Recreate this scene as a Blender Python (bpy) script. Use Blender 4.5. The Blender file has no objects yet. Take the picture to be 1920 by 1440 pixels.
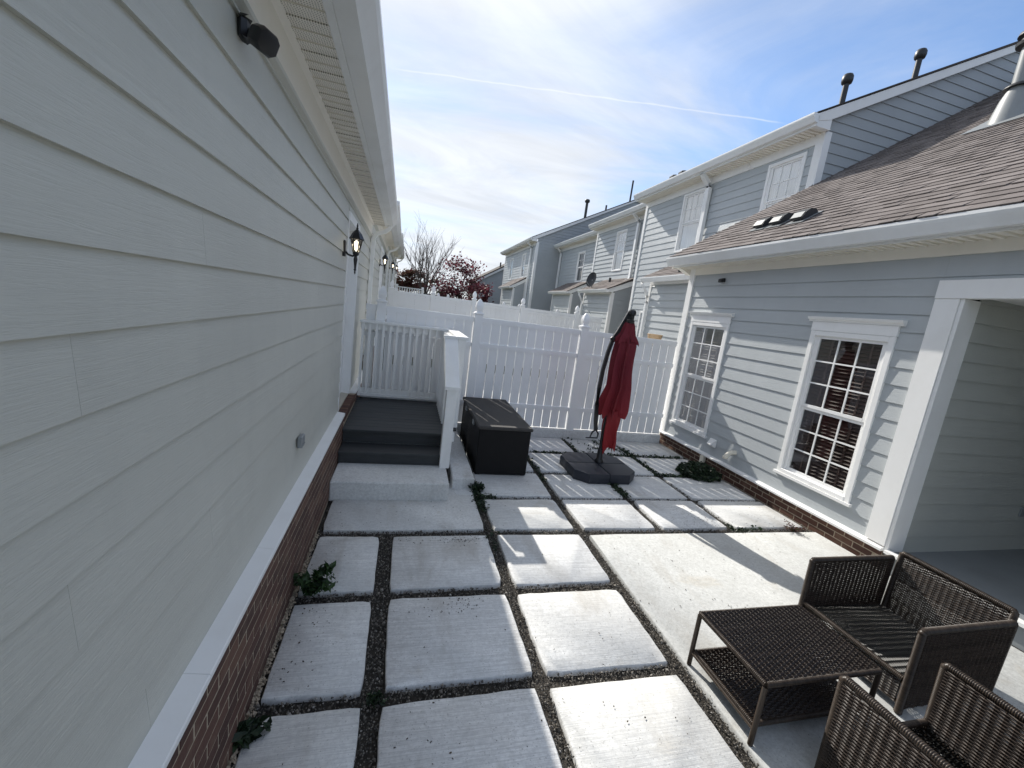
import bpy, math, random
import numpy as np
from mathutils import Vector, Matrix

random.seed(7)
rng = np.random.default_rng(7)
S = bpy.context.scene
COL = S.collection
R_ = math.radians

# ---------------------------------------------------------------- camera
YAW, PITCH, ROLL, FPX = 0.259606425, 0.172294308, -0.129894821, 781.211443
CAMZ = 2.2
fw = Vector((math.sin(YAW)*math.cos(PITCH), math.cos(YAW)*math.cos(PITCH), -math.sin(PITCH)))
rt = Vector((math.cos(YAW), -math.sin(YAW), 0.0))
dn = fw.cross(rt)
r2 = rt*math.cos(ROLL) + dn*math.sin(ROLL)
d2 = -rt*math.sin(ROLL) + dn*math.cos(ROLL)
cam = bpy.data.cameras.new('camera')
cam.sensor_width = 36.0
cam.lens = FPX*36.0/1920.0
cam.clip_start = 0.05
cam.clip_end = 2000.0
cam_o = bpy.data.objects.new('camera', cam)
COL.objects.link(cam_o)
m3 = Matrix((r2, -d2, -fw)).transposed()
cam_o.matrix_world = Matrix.Translation((0, 0, CAMZ)) @ m3.to_4x4()
S.camera = cam_o

def ray(u, v):
    return r2*((u-960)/FPX) + d2*((v-720)/FPX) + fw

# ---------------------------------------------------------------- light
SUN = Vector((-0.335, 1.327, 1.0)).normalized()
sun_el = math.asin(SUN.z)
sun_az = math.atan2(SUN.x, SUN.y)            # from +Y towards +X
sl = bpy.data.lights.new('sun', 'SUN')
sl.energy = 2.45
sl.angle = R_(0.45)
sl.color = (1.0, 0.95, 0.87)
so = bpy.data.objects.new('sun', sl)
COL.objects.link(so)
so.rotation_mode = 'QUATERNION'
so.rotation_quaternion = SUN.to_track_quat('Z', 'Y')

W = bpy.data.worlds.new('World')
S.world = W
W.use_nodes = True
wn, wl = W.node_tree.nodes, W.node_tree.links
wn.clear()
def N(tree, t, **kw):
    n = tree.nodes.new(t)
    for k, v in kw.items():
        setattr(n, k, v)
    return n
wt = W.node_tree
out = N(wt, 'ShaderNodeOutputWorld')
bg = N(wt, 'ShaderNodeBackground')
bg.inputs['Strength'].default_value = 0.125
sky = N(wt, 'ShaderNodeTexSky', sky_type='NISHITA')
sky.sun_disc = False
sky.sun_elevation = sun_el
sky.sun_rotation = sun_az
sky.air_density = 1.0
sky.dust_density = 0.0
sky.altitude = 2500
sky.ozone_density = 1.6
tc = N(wt, 'ShaderNodeTexCoord')
sep = N(wt, 'ShaderNodeSeparateXYZ')
wl.new(tc.outputs['Generated'], sep.inputs[0])
def wmath(op, a, b=None, clamp=False):
    n = N(wt, 'ShaderNodeMath', operation=op)
    n.use_clamp = clamp
    for i, x in enumerate((a, b)):
        if x is None:
            continue
        if isinstance(x, (int, float)):
            n.inputs[i].default_value = x
        else:
            wl.new(x, n.inputs[i])
    return n.outputs[0]
zc = wmath('MAXIMUM', sep.outputs['Z'], 0.0)
zc = wmath('ADD', zc, 0.16)
px = wmath('DIVIDE', sep.outputs['X'], zc)
py = wmath('DIVIDE', sep.outputs['Y'], zc)
comb = N(wt, 'ShaderNodeCombineXYZ')
wl.new(px, comb.inputs[0]); wl.new(py, comb.inputs[1])
def wnoise(scale, detail, rough, dist, rot, stretch, off=(0, 0, 0)):
    mp = N(wt, 'ShaderNodeMapping')
    mp.inputs['Rotation'].default_value = (0, 0, R_(rot))
    mp.inputs['Scale'].default_value = stretch
    mp.inputs['Location'].default_value = off
    wl.new(comb.outputs[0], mp.inputs[0])
    n = N(wt, 'ShaderNodeTexNoise')
    n.inputs['Scale'].default_value = scale
    n.inputs['Detail'].default_value = detail
    n.inputs['Roughness'].default_value = rough
    n.inputs['Distortion'].default_value = dist
    wl.new(mp.outputs[0], n.inputs['Vector'])
    return n.outputs['Fac']
def wramp(x, a, b):
    n = N(wt, 'ShaderNodeMapRange')
    n.interpolation_type = 'SMOOTHSTEP'
    n.inputs['From Min'].default_value = a
    n.inputs['From Max'].default_value = b
    wl.new(x, n.inputs['Value'])
    return n.outputs['Result']
big = wnoise(0.55, 3, 0.5, 0.4, 100, (1.0, 0.6, 1), (5.5, 5.1, 0))
fine = wnoise(0.9, 10, 0.60, 1.0, 104, (0.5, 1.3, 1), (0.4, 5.0, 0))
# the sky is hazier and more clouded towards the sun
dsun = N(wt, 'ShaderNodeVectorMath', operation='DOT_PRODUCT')
wl.new(tc.outputs['Generated'], dsun.inputs[0])
dsun.inputs[1].default_value = SUN
cs = dsun.outputs['Value']
near = wramp(cs, 0.50, 0.97)
c0 = wmath('ADD', wmath('MULTIPLY', big, 0.70), wmath('MULTIPLY', fine, 0.92))
c0 = wmath('ADD', c0, wmath('MULTIPLY', near, 0.20))
mask = wramp(c0, 0.58, 1.06)
mask = wmath('ADD', wmath('MULTIPLY', mask, 0.92), 0.03)
# contrail: a thin great-circle band
ca, cb = ray(735, 128).normalized(), ray(1470, 231).normalized()
cn = ca.cross(cb).normalized()
cm = (ca+cb).normalized()
half = math.acos(max(-1, min(1, ca.dot(cm))))
dt = N(wt, 'ShaderNodeVectorMath', operation='DOT_PRODUCT')
wl.new(tc.outputs['Generated'], dt.inputs[0]); dt.inputs[1].default_value = cn
wob = wmath('MULTIPLY', wmath('SUBTRACT', wnoise(9, 3, 0.5, 0, 0, (1, 1, 1)), 0.5), 0.006)
ad = wmath('ABSOLUTE', wmath('ADD', dt.outputs['Value'], wob))
band = wramp(ad, 0.0021, 0.0)
de = N(wt, 'ShaderNodeVectorMath', operation='DOT_PRODUCT')
wl.new(tc.outputs['Generated'], de.inputs[0]); de.inputs[1].default_value = cm
ends = wramp(de.outputs['Value'], math.cos(half*1.03), math.cos(half*0.9))
trail = wmath('MULTIPLY', wmath('MULTIPLY', band, ends), 0.38)
# cloud radiance: white, brighter towards the sun (forward scattering)
glow = wmath('POWER', wmath('MAXIMUM', cs, 0.0), 6.0)
crad = wmath('ADD', wmath('MULTIPLY', glow, 0.6), 3.0)
thick = wnoise(1.6, 9, 0.62, 0.8, 104, (0.5, 1.2, 1), (2.7, 1.1, 0))
crad = wmath('MULTIPLY', crad, wmath('ADD', wmath('MULTIPLY', wramp(thick, 0.33, 0.66), 0.22), 0.89))
ccol = N(wt, 'ShaderNodeVectorMath', operation='SCALE')
ccol.inputs[0].default_value = (0.965, 1.0, 1.05)
wl.new(crad, ccol.inputs['Scale'])
skys = N(wt, 'ShaderNodeVectorMath', operation='MULTIPLY')
wl.new(sky.outputs[0], skys.inputs[0])
hor = wmath('ADD', wmath('MULTIPLY', wramp(sep.outputs['Z'], -0.02, 0.42), 0.48), 0.52)
tint = N(wt, 'ShaderNodeVectorMath', operation='SCALE')
tint.inputs[0].default_value = (0.77, 0.82, 0.84)
wl.new(hor, tint.inputs['Scale'])
wl.new(tint.outputs[0], skys.inputs[1])
mix = N(wt, 'ShaderNodeMix', data_type='VECTOR')
wl.new(mask, mix.inputs['Factor'])
wl.new(skys.outputs[0], mix.inputs[4]); wl.new(ccol.outputs[0], mix.inputs[5])
mix2 = N(wt, 'ShaderNodeMix', data_type='VECTOR')
wl.new(trail, mix2.inputs['Factor'])
tcol = N(wt, 'ShaderNodeVectorMath', operation='SCALE')
tcol.inputs['Scale'].default_value = 1.22
wl.new(ccol.outputs[0], tcol.inputs[0])
wl.new(mix.outputs[1], mix2.inputs[4]); wl.new(tcol.outputs[0], mix2.inputs[5])
wl.new(mix2.outputs[1], bg.inputs['Color'])
wl.new(bg.outputs[0], out.inputs[0])

S.view_settings.view_transform = 'Standard'
S.view_settings.look = 'None'
S.view_settings.exposure = 1.2
S.view_settings.gamma = 1.0
S.view_settings.use_curve_mapping = False
try:
    S.cycles.max_bounces = 10
    S.cycles.diffuse_bounces = 6
    S.cycles.transparent_max_bounces = 12
    S.cycles.use_denoising = True
    S.cycles.sample_clamp_indirect = 6.0
except Exception:
    pass

# ---------------------------------------------------------------- materials
def newmat(name):
    m = bpy.data.materials.new(name)
    m.use_nodes = True
    nt = m.node_tree
    b = nt.nodes['Principled BSDF']
    return m, nt, b
def L(nt, a, b):
    nt.links.new(a, b)
def setin(b, **kw):
    for k, v in kw.items():
        b.inputs[k.replace('_', ' ')].default_value = v
def coords(nt, scale=(1, 1, 1), which='Object', rnd=0.0):
    t = N(nt, 'ShaderNodeTexCoord') if which != 'World' else N(nt, 'ShaderNodeNewGeometry')
    src = t.outputs['Position'] if which == 'World' else t.outputs[which]
    if rnd:
        oi = N(nt, 'ShaderNodeObjectInfo')
        a = N(nt, 'ShaderNodeVectorMath', operation='ADD')
        L(nt, src, a.inputs[0])
        mu = N(nt, 'ShaderNodeMath', operation='MULTIPLY')
        L(nt, oi.outputs['Random'], mu.inputs[0]); mu.inputs[1].default_value = rnd
        L(nt, mu.outputs[0], a.inputs[1])
        src = a.outputs[0]
    mp = N(nt, 'ShaderNodeMapping')
    mp.inputs['Scale'].default_value = scale
    L(nt, src, mp.inputs[0])
    return mp.outputs[0]
def noise(nt, vec, scale, detail=4, rough=0.55, dist=0.0):
    n = N(nt, 'ShaderNodeTexNoise')
    n.inputs['Scale'].default_value = scale
    n.inputs['Detail'].default_value = detail
    n.inputs['Roughness'].default_value = rough
    n.inputs['Distortion'].default_value = dist
    L(nt, vec, n.inputs['Vector'])
    return n.outputs['Fac']
def ramp(nt, fac, stops):
    r = N(nt, 'ShaderNodeValToRGB')
    el = r.color_ramp.elements
    while len(el) < len(stops):
        el.new(0.5)
    for e, (p, c) in zip(el, stops):
        e.position = p
        e.color = (c[0], c[1], c[2], 1)
    L(nt, fac, r.inputs[0])
    return r.outputs[0]
def mixc(nt, fac, a, b, blend='MIX'):
    m = N(nt, 'ShaderNodeMix', data_type='RGBA', blend_type=blend)
    for i, x in ((0, fac), (6, a), (7, b)):
        if isinstance(x, (int, float)):
            m.inputs[i].default_value = x
        elif isinstance(x, tuple):
            m.inputs[i].default_value = (x[0], x[1], x[2], 1)
        else:
            L(nt, x, m.inputs[i])
    return m.outputs[2]
def bump(nt, b, h, strength=0.3, dist=0.01):
    n = N(nt, 'ShaderNodeBump')
    n.inputs['Strength'].default_value = strength
    n.inputs['Distance'].default_value = dist
    L(nt, h, n.inputs['Height'])
    L(nt, n.outputs[0], b.inputs['Normal'])
def objrand(nt):
    return N(nt, 'ShaderNodeObjectInfo').outputs['Random']
def islrand(nt):
    return N(nt, 'ShaderNodeNewGeometry').outputs['Random Per Island']
def mth(nt, op, a, b=0.0, clamp=False):
    n = N(nt, 'ShaderNodeMath', operation=op)
    n.use_clamp = clamp
    for i, x in enumerate((a, b)):
        if isinstance(x, (int, float)):
            n.inputs[i].default_value = x
        else:
            L(nt, x, n.inputs[i])
    return n.outputs[0]

def mat_siding(name, col, axis):
    m, nt, b = newmat(name)
    sc = (22, 1.0, 22) if axis == 'y' else (1.0, 22, 22)
    v = coords(nt, sc, 'Object', 37.0)
    g = noise(nt, v, 3.2, 5, 0.6, 1.4)
    v2 = coords(nt, (1, 1, 1), 'World')
    big_ = noise(nt, v2, 0.9, 3, 0.5)
    stain = noise(nt, coords(nt, (3, 3, 0.7), 'World'), 1.6, 6, 0.6)
    c = mixc(nt, ramp(nt, big_, [(0.3, (0, 0, 0)), (0.7, (1, 1, 1))]), tuple(x*0.94 for x in col), tuple(min(1, x*1.05) for x in col))
    c = mixc(nt, mth(nt, 'MULTIPLY', ramp(nt, stain, [(0.52, (0, 0, 0)), (0.75, (1, 1, 1))]), 0.22), c, tuple(x*0.78 for x in col))
    c = mixc(nt, 0.05, c, ramp(nt, objrand(nt), [(0, tuple(x*0.75 for x in col)), (1, tuple(min(1, x*1.2) for x in col))]))
    L(nt, c, b.inputs['Base Color'])
    setin(b, Roughness=0.48)
    h = ramp(nt, g, [(0.36, (0, 0, 0)), (0.5, (1, 1, 1)), (0.62, (0.45, 0.45, 0.45))])
    bump(nt, b, h, 0.32, 0.003)
    return m
M = {}
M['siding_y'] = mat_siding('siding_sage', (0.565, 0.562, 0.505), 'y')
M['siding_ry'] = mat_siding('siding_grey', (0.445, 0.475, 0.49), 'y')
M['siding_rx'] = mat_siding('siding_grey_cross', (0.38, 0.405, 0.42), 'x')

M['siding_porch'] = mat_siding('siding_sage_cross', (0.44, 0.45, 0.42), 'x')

def mat_paint(name, col, rough=0.42, dirt=0.25, bumpy=0.05, scale=3.0):
    m, nt, b = newmat(name)
    v = coords(nt, (1, 1, 0.5), 'World')
    d = noise(nt, v, scale, 7, 0.62)
    f = noise(nt, v, 45.0, 3, 0.6)
    c = mixc(nt, mth(nt, 'MULTIPLY', ramp(nt, d, [(0.45, (0, 0, 0)), (0.78, (1, 1, 1))]), dirt), col, tuple(x*0.72*y for x, y in zip(col, (1.0, 0.97, 0.9))))
    c = mixc(nt, mth(nt, 'MULTIPLY', ramp(nt, f, [(0.55, (0, 0, 0)), (0.8, (1, 1, 1))]), dirt*0.4), c, tuple(x*0.8 for x in col))
    L(nt, c, b.inputs['Base Color'])
    setin(b, Roughness=rough)
    if bumpy:
        bump(nt, b, f, bumpy, 0.002)
    return m
M['trim'] = mat_paint('white_trim', (0.86, 0.86, 0.85), 0.45, 0.25)
M['vinyl'] = mat_paint('white_vinyl', (0.90, 0.905, 0.915), 0.33, 0.22, 0.0, 1.6)
M['vinyl2'] = mat_paint('white_vinyl_old', (0.84, 0.845, 0.845), 0.4, 0.3, 0.0, 1.6)
M['rail'] = mat_paint('white_railing', (0.86, 0.865, 0.855), 0.4, 0.35, 0.03)
M['gutter'] = mat_paint('gutter_white', (0.82, 0.83, 0.83), 0.30, 0.35, 0.0, 2.0)
M['cream'] = mat_paint('soffit_cream', (0.84, 0.81, 0.74), 0.5, 0.2, 0.0)
M['threshold'] = mat_paint('threshold_beige', (0.45, 0.41, 0.34), 0.5, 0.3)
M['black'] = mat_paint('black_metal', (0.012, 0.012, 0.014), 0.38, 0.2, 0.05, 8)
M['plastic'] = mat_paint('dark_plastic', (0.022, 0.026, 0.038), 0.5, 0.5, 0.12, 6)
M['pvc'] = mat_paint('pvc_cream', (0.72, 0.68, 0.58), 0.4, 0.3, 0.0, 9)
M['galv'] = mat_paint('grey_metal', (0.24, 0.26, 0.27), 0.45, 0.3, 0.0, 4)
M['ventmetal'] = mat_paint('grey_vent', (0.26, 0.275, 0.28), 0.45, 0.3, 0.0, 8)
M['vent_dark'] = mat_paint('vent_dark', (0.022, 0.024, 0.027), 0.45, 0.3, 0.0, 8)
M['interior'] = mat_paint('interior_dark', (0.06, 0.055, 0.05), 0.9, 0.2, 0.0)
M['curtain'] = mat_paint('curtain_white', (0.38, 0.41, 0.415), 0.8, 0.3, 0.0, 4)
M['porchfloor'] = mat_paint('porch_floor', (0.23, 0.25, 0.265), 0.55, 0.5, 0.05, 2)

def mat_soffit():
    m, nt, b = newmat('soffit_perforated')
    v = coords(nt, (1, 1, 1), 'Object')
    s = N(nt, 'ShaderNodeSeparateXYZ'); L(nt, v, s.inputs[0])
    def cell(x, p):
        return mth(nt, 'ABSOLUTE', mth(nt, 'SUBTRACT', mth(nt, 'FRACT', mth(nt, 'DIVIDE', x, p)), 0.5))
    a = cell(s.outputs[0], 0.0125); c = cell(s.outputs[1], 0.0135)
    r = mth(nt, 'SQRT', mth(nt, 'ADD', mth(nt, 'MULTIPLY', a, a), mth(nt, 'MULTIPLY', c, c)))
    hole = mth(nt, 'LESS_THAN', r, 0.23)
    L(nt, mixc(nt, hole, (0.83, 0.80, 0.73), (0.2, 0.19, 0.175)), b.inputs['Base Color'])
    setin(b, Roughness=0.5)
    return m
M['soffit'] = mat_soffit()

def mat_brick():
    m, nt, b = newmat('brick_brown')
    v = coords(nt, (1, 1, 1), 'World')
    n1 = noise(nt, v, 60, 4, 0.6); n2 = noise(nt, v, 7, 4, 0.6)
    c = ramp(nt, objrand(nt), [(0.0, (0.058, 0.027, 0.020)), (0.35, (0.085, 0.038, 0.027)), (0.7, (0.118, 0.054, 0.038)), (1.0, (0.16, 0.083, 0.055))])
    c = mixc(nt, mth(nt, 'MULTIPLY', n1, 0.5), c, (0.06, 0.028, 0.02))
    c = mixc(nt, mth(nt, 'MULTIPLY', ramp(nt, n2, [(0.5, (0, 0, 0)), (0.8, (1, 1, 1))]), 0.45), c, (0.24, 0.17, 0.115))
    L(nt, c, b.inputs['Base Color']); setin(b, Roughness=0.85)
    bump(nt, b, n1, 0.5, 0.004)
    return m
M['brick'] = mat_brick()
def mat_simple_noise(name, c1, c2, scale, rough=0.9, bs=0.4, bd=0.004, detail=6):
    m, nt, b = newmat(name)
    v = coords(nt, (1, 1, 1), 'World')
    n = noise(nt, v, scale, detail, 0.65)
    L(nt, ramp(nt, n, [(0.3, c1), (0.7, c2)]), b.inputs['Base Color'])
    setin(b, Roughness=rough)
    bump(nt, b, n, bs, bd)
    return m
M['mortar'] = mat_simple_noise('mortar_sandy', (0.30, 0.245, 0.18), (0.42, 0.35, 0.265), 40)
M['soil'] = mat_simple_noise('soil_dark', (0.018, 0.016, 0.013), (0.055, 0.048, 0.04), 30, 1.0, 0.8, 0.01)
M['earth'] = mat_simple_noise('yard_ground', (0.05, 0.06, 0.03), (0.10, 0.10, 0.06), 2.0, 1.0)

def mat_concrete(name, base, rand=True, brush=True):
    m, nt, b = newmat(name)
    w = coords(nt, (1, 1, 1), 'World')
    big_ = noise(nt, w, 1.4, 5, 0.6)
    mid = noise(nt, w, 9, 7, 0.7)
    spk = noise(nt, w, 95, 2, 0.5)
    c = mixc(nt, ramp(nt, big_, [(0.33, (0, 0, 0)), (0.68, (1, 1, 1))]), tuple(x*0.84 for x in base), tuple(min(1, x*1.06) for x in base))
    c = mixc(nt, mth(nt, 'MULTIPLY', ramp(nt, mid, [(0.50, (0, 0, 0)), (0.72, (1, 1, 1))]), 0.45), c, tuple(x*y for x, y in zip(base, (0.66, 0.65, 0.62))))
    st = noise(nt, coords(nt, (1, 1, 1), 'World', 9.0), 2.3, 6, 0.62, 0.6)
    c = mixc(nt, mth(nt, 'MULTIPLY', ramp(nt, st, [(0.62, (0, 0, 0)), (0.75, (1, 1, 1))]), 0.35), c, (0.42, 0.34, 0.22))
    c = mixc(nt, mth(nt, 'MULTIPLY', ramp(nt, spk, [(0.63, (0, 0, 0)), (0.72, (1, 1, 1))]), 0.6), c, (0.16, 0.16, 0.15))
    if rand:
        r = objrand(nt)
        c = mixc(nt, 1.0, c, ramp(nt, r, [(0.0, (0.90, 0.90, 0.88)), (0.5, (1, 1, 1)), (1.0, (0.96, 0.965, 0.97))]), 'MULTIPLY')
    if brush:
        br = noise(nt, coords(nt, (2.0, 70, 1), 'Object', 11.0), 2.0, 6, 0.7, 0.25)
        c = mixc(nt, mth(nt, 'MULTIPLY', ramp(nt, br, [(0.44, (0, 0, 0)), (0.60, (1, 1, 1))]), 0.55), c, tuple(x*0.55 for x in base))
        h = mth(nt, 'ADD', mth(nt, 'MULTIPLY', br, 1.0), mth(nt, 'MULTIPLY', spk, 0.4))
    else:
        h = mth(nt, 'ADD', mth(nt, 'MULTIPLY', mid, 1.0), mth(nt, 'MULTIPLY', spk, 0.4))
    gr = noise(nt, w, 34, 6, 0.75)
    c = mixc(nt, mth(nt, 'MULTIPLY', ramp(nt, gr, [(0.42, (0, 0, 0)), (0.62, (1, 1, 1))]), 0.48), c, tuple(x*0.58 for x in base))
    brn = noise(nt, coords(nt, (1.6, 0.5, 1), 'World', 3.0), 1.7, 5, 0.6, 0.4)
    c = mixc(nt, mth(nt, 'MULTIPLY', ramp(nt, brn, [(0.56, (0, 0, 0)), (0.72, (1, 1, 1))]), 0.42), c, (0.36, 0.33, 0.285))
    h = mth(nt, 'ADD', h, mth(nt, 'MULTIPLY', gr, 0.8))
    L(nt, c, b.inputs['Base Color'])
    setin(b, Roughness=0.95)
    b.inputs['Specular IOR Level'].default_value = 0.08
    bump(nt, b, h, 0.45, 0.004)
    return m
M['paver'] = mat_concrete('paver_concrete', (0.86, 0.865, 0.86))
M['slab'] = mat_concrete('slab_concrete', (0.60, 0.61, 0.60), True, False)
M['step'] = mat_concrete('step_concrete', (0.78, 0.785, 0.775), True, False)

def mat_island(name, stops, rough=0.9, bs=0.0, scale=60):
    m, nt, b = newmat(name)
    r = mth(nt, 'FRACT', mth(nt, 'ADD', islrand(nt), objrand(nt)))
    c = ramp(nt, r, stops)
    n = noise(nt, coords(nt, (1, 1, 1), 'World'), scale, 4, 0.7)
    c = mixc(nt, 0.55, c, ramp(nt, n, [(0.3, (0.45, 0.45, 0.45)), (0.7, (1.25, 1.25, 1.25))]), 'MULTIPLY')
    L(nt, c, b.inputs['Base Color']); setin(b, Roughness=rough)
    if bs:
        bump(nt, b, n, bs, 0.003)
    return m
M['gravel'] = mat_island('gravel_stones', [(0, (0.04, 0.038, 0.034)), (0.45, (0.10, 0.09, 0.078)), (0.75, (0.18, 0.162, 0.138)), (0.92, (0.30, 0.27, 0.23)), (1, (0.42, 0.40, 0.37))], 0.8, 0.2)
M['shingle'] = mat_island('shingle_brown', [(0, (0.155, 0.133, 0.124)), (0.35, (0.185, 0.160, 0.150)), (0.7, (0.21, 0.183, 0.172)), (1, (0.245, 0.215, 0.203))], 0.95, 0.6, 130)
M['shingle_dark'] = mat_island('shingle_dark', [(0, (0.06, 0.05, 0.046)), (1, (0.10, 0.085, 0.078))], 0.95, 0.4, 100)
M['debris'] = mat_island('debris_bits', [(0, (0.02, 0.016, 0.012)), (1, (0.08, 0.055, 0.035))], 0.9)

def mat_leaf(name, stops, trans=0.25):
    m, nt, b = newmat(name)
    r = islrand(nt)
    L(nt, ramp(nt, r, stops), b.inputs['Base Color'])
    setin(b, Roughness=0.5)
    tr = N(nt, 'ShaderNodeBsdfTranslucent')
    L(nt, ramp(nt, r, stops), tr.inputs['Color'])
    ms = N(nt, 'ShaderNodeMixShader'); ms.inputs[0].default_value = trans
    L(nt, b.outputs[0], ms.inputs[1]); L(nt, tr.outputs[0], ms.inputs[2])
    L(nt, ms.outputs[0], nt.nodes['Material Output'].inputs[0])
    return m
M['leaf_green'] = mat_leaf('leaf_green', [(0, (0.012, 0.03, 0.010)), (0.6, (0.03, 0.07, 0.02)), (1, (0.06, 0.12, 0.03))])
M['leaf_dark'] = mat_leaf('leaf_dark', [(0, (0.010, 0.02, 0.010)), (0.7, (0.02, 0.042, 0.018)), (1, (0.045, 0.08, 0.03))])
M['leaf_red'] = mat_leaf('leaf_maroon', [(0, (0.05, 0.014, 0.02)), (0.6, (0.12, 0.03, 0.042)), (1, (0.24, 0.075, 0.10))], 0.5)
M['leaf_redgreen'] = mat_leaf('leaf_rust', [(0, (0.07, 0.026, 0.022)), (0.6, (0.13, 0.042, 0.038)), (1, (0.11, 0.10, 0.045))], 0.4)
M['bark'] = mat_simple_noise('bark_grey', (0.06, 0.048, 0.042), (0.13, 0.105, 0.09), 30)
M['stem'] = mat_simple_noise('stem_green', (0.04, 0.07, 0.025), (0.07, 0.11, 0.04), 30)

def mat_deck():
    m, nt, b = newmat('deck_composite')
    v = coords(nt, (3, 60, 20), 'Object', 5.0)
    n = noise(nt, v, 2.0, 5, 0.6, 0.4)
    c = ramp(nt, n, [(0.3, (0.024, 0.027, 0.029)), (0.7, (0.05, 0.054, 0.058))])
    c = mixc(nt, 0.35, c, ramp(nt, objrand(nt), [(0, (0.028, 0.031, 0.034)), (1, (0.055, 0.06, 0.064))]))
    L(nt, c, b.inputs['Base Color']); setin(b, Roughness=0.6)
    bump(nt, b, n, 0.25, 0.003)
    return m
M['deck'] = mat_deck()

def mat_wicker(name, c1, c2, rings=False):
    m, nt, b = newmat(name)
    v = coords(nt, (1, 1, 1), 'Object')
    n = noise(nt, v, 28, 4, 0.6)
    c = ramp(nt, n, [(0.3, c1), (0.7, c2)])
    c = mixc(nt, 0.5, c, ramp(nt, islrand(nt), [(0, tuple(x*0.7 for x in c1)), (1, tuple(x*1.25 for x in c2))]))
    L(nt, c, b.inputs['Base Color']); setin(b, Roughness=0.36)
    b.inputs['Specular IOR Level'].default_value = 0.28
    return m
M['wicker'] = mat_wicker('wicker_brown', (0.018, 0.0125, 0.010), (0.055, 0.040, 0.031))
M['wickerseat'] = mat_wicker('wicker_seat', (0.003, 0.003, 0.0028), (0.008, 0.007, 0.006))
M['wickerwrap'] = mat_wicker('wicker_wrap', (0.024, 0.0175, 0.0135), (0.056, 0.042, 0.032))

def mat_boxwicker():
    m, nt, b = newmat('box_weave')
    v = coords(nt, (1, 1, 1), 'Object')
    s = N(nt, 'ShaderNodeSeparateXYZ'); L(nt, v, s.inputs[0])
    h = mth(nt, 'ADD', s.outputs[0], s.outputs[1])
    w1 = mth(nt, 'SINE', mth(nt, 'MULTIPLY', h, 2*math.pi/0.024))
    w2 = mth(nt, 'SINE', mth(nt, 'MULTIPLY', s.outputs[2], 2*math.pi/0.024))
    k = mth(nt, 'MULTIPLY', w1, w2)
    L(nt, mixc(nt, mth(nt, 'ADD', mth(nt, 'MULTIPLY', k, 0.5), 0.5), (0.004, 0.004, 0.005), (0.014, 0.013, 0.013)), b.inputs['Base Color'])
    setin(b, Roughness=0.6)
    b.inputs['Specular IOR Level'].default_value = 0.25
    bump(nt, b, k, 0.6, 0.004)
    return m
M['boxweave'] = mat_boxwicker()
M['boxlid'] = mat_paint('box_lid', (0.044, 0.041, 0.039), 0.75, 0.35, 0.12, 5)

def mat_fabric():
    m, nt, b = newmat('fabric_red')
    v = coords(nt, (1, 1, 1), 'Object')
    n = noise(nt, v, 4, 5, 0.6)
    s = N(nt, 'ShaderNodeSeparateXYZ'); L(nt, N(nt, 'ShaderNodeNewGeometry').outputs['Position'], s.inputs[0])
    zblend = N(nt, 'ShaderNodeMapRange')
    zblend.inputs['From Min'].default_value = 0.4; zblend.inputs['From Max'].default_value = 1.5
    L(nt, s.outputs[2], zblend.inputs['Value'])
    # fabric colour runs from bright red low down to darker maroon higher up
    c = mixc(nt, zblend.outputs[0], (0.31, 0.010, 0.013), (0.18, 0.013, 0.026))
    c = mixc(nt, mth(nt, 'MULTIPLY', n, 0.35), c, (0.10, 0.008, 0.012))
    L(nt, c, b.inputs['Base Color']); setin(b, Roughness=0.75)
    wr = noise(nt, coords(nt, (9, 9, 1.6), 'World'), 1.8, 5, 0.6, 0.8)
    bump(nt, b, wr, 0.7, 0.02)
    return m
M['fabric'] = mat_fabric()

def mat_glass(name, tint, refl=1.0):
    m, nt, b = newmat(name)
    tr = N(nt, 'ShaderNodeBsdfTransparent'); tr.inputs[0].default_value = (*tint, 1)
    gl = N(nt, 'ShaderNodeBsdfGlossy'); gl.inputs['Roughness'].default_value = 0.015
    fr = N(nt, 'ShaderNodeFresnel'); fr.inputs[0].default_value = 1.5
    f = mth(nt, 'ADD', mth(nt, 'MULTIPLY', fr.outputs[0], refl), 0.04)
    ms = N(nt, 'ShaderNodeMixShader')
    L(nt, f, ms.inputs[0]); L(nt, tr.outputs[0], ms.inputs[1]); L(nt, gl.outputs[0], ms.inputs[2])
    L(nt, ms.outputs[0], nt.nodes['Material Output'].inputs[0])
    return m
M['glass'] = mat_glass('window_glass', (0.82, 0.84, 0.84), 0.42)
M['lampglass'] = mat_glass('lamp_glass', (0.95, 0.95, 0.93), 1.0)
m, nt, b = newmat('bulb_glow')
setin(b, Emission_Strength=2.2); b.inputs['Emission Color'].default_value = (1.0, 0.86, 0.62, 1); b.inputs['Base Color'].default_value = (0.8, 0.75, 0.65, 1)
M['bulb'] = m
M['blind'] = mat_paint('blind_brown', (0.08, 0.046, 0.037), 0.5, 0.3, 0.0, 6)  # brown slats, reddened to carry the umbrella's reflection in the panes
M['carpaint'] = mat_paint('car_dark', (0.015, 0.016, 0.018), 0.2, 0.1, 0.0)
M['tan'] = mat_simple_noise('basket_tan', (0.32, 0.22, 0.13), (0.5, 0.37, 0.24), 60)

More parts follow.
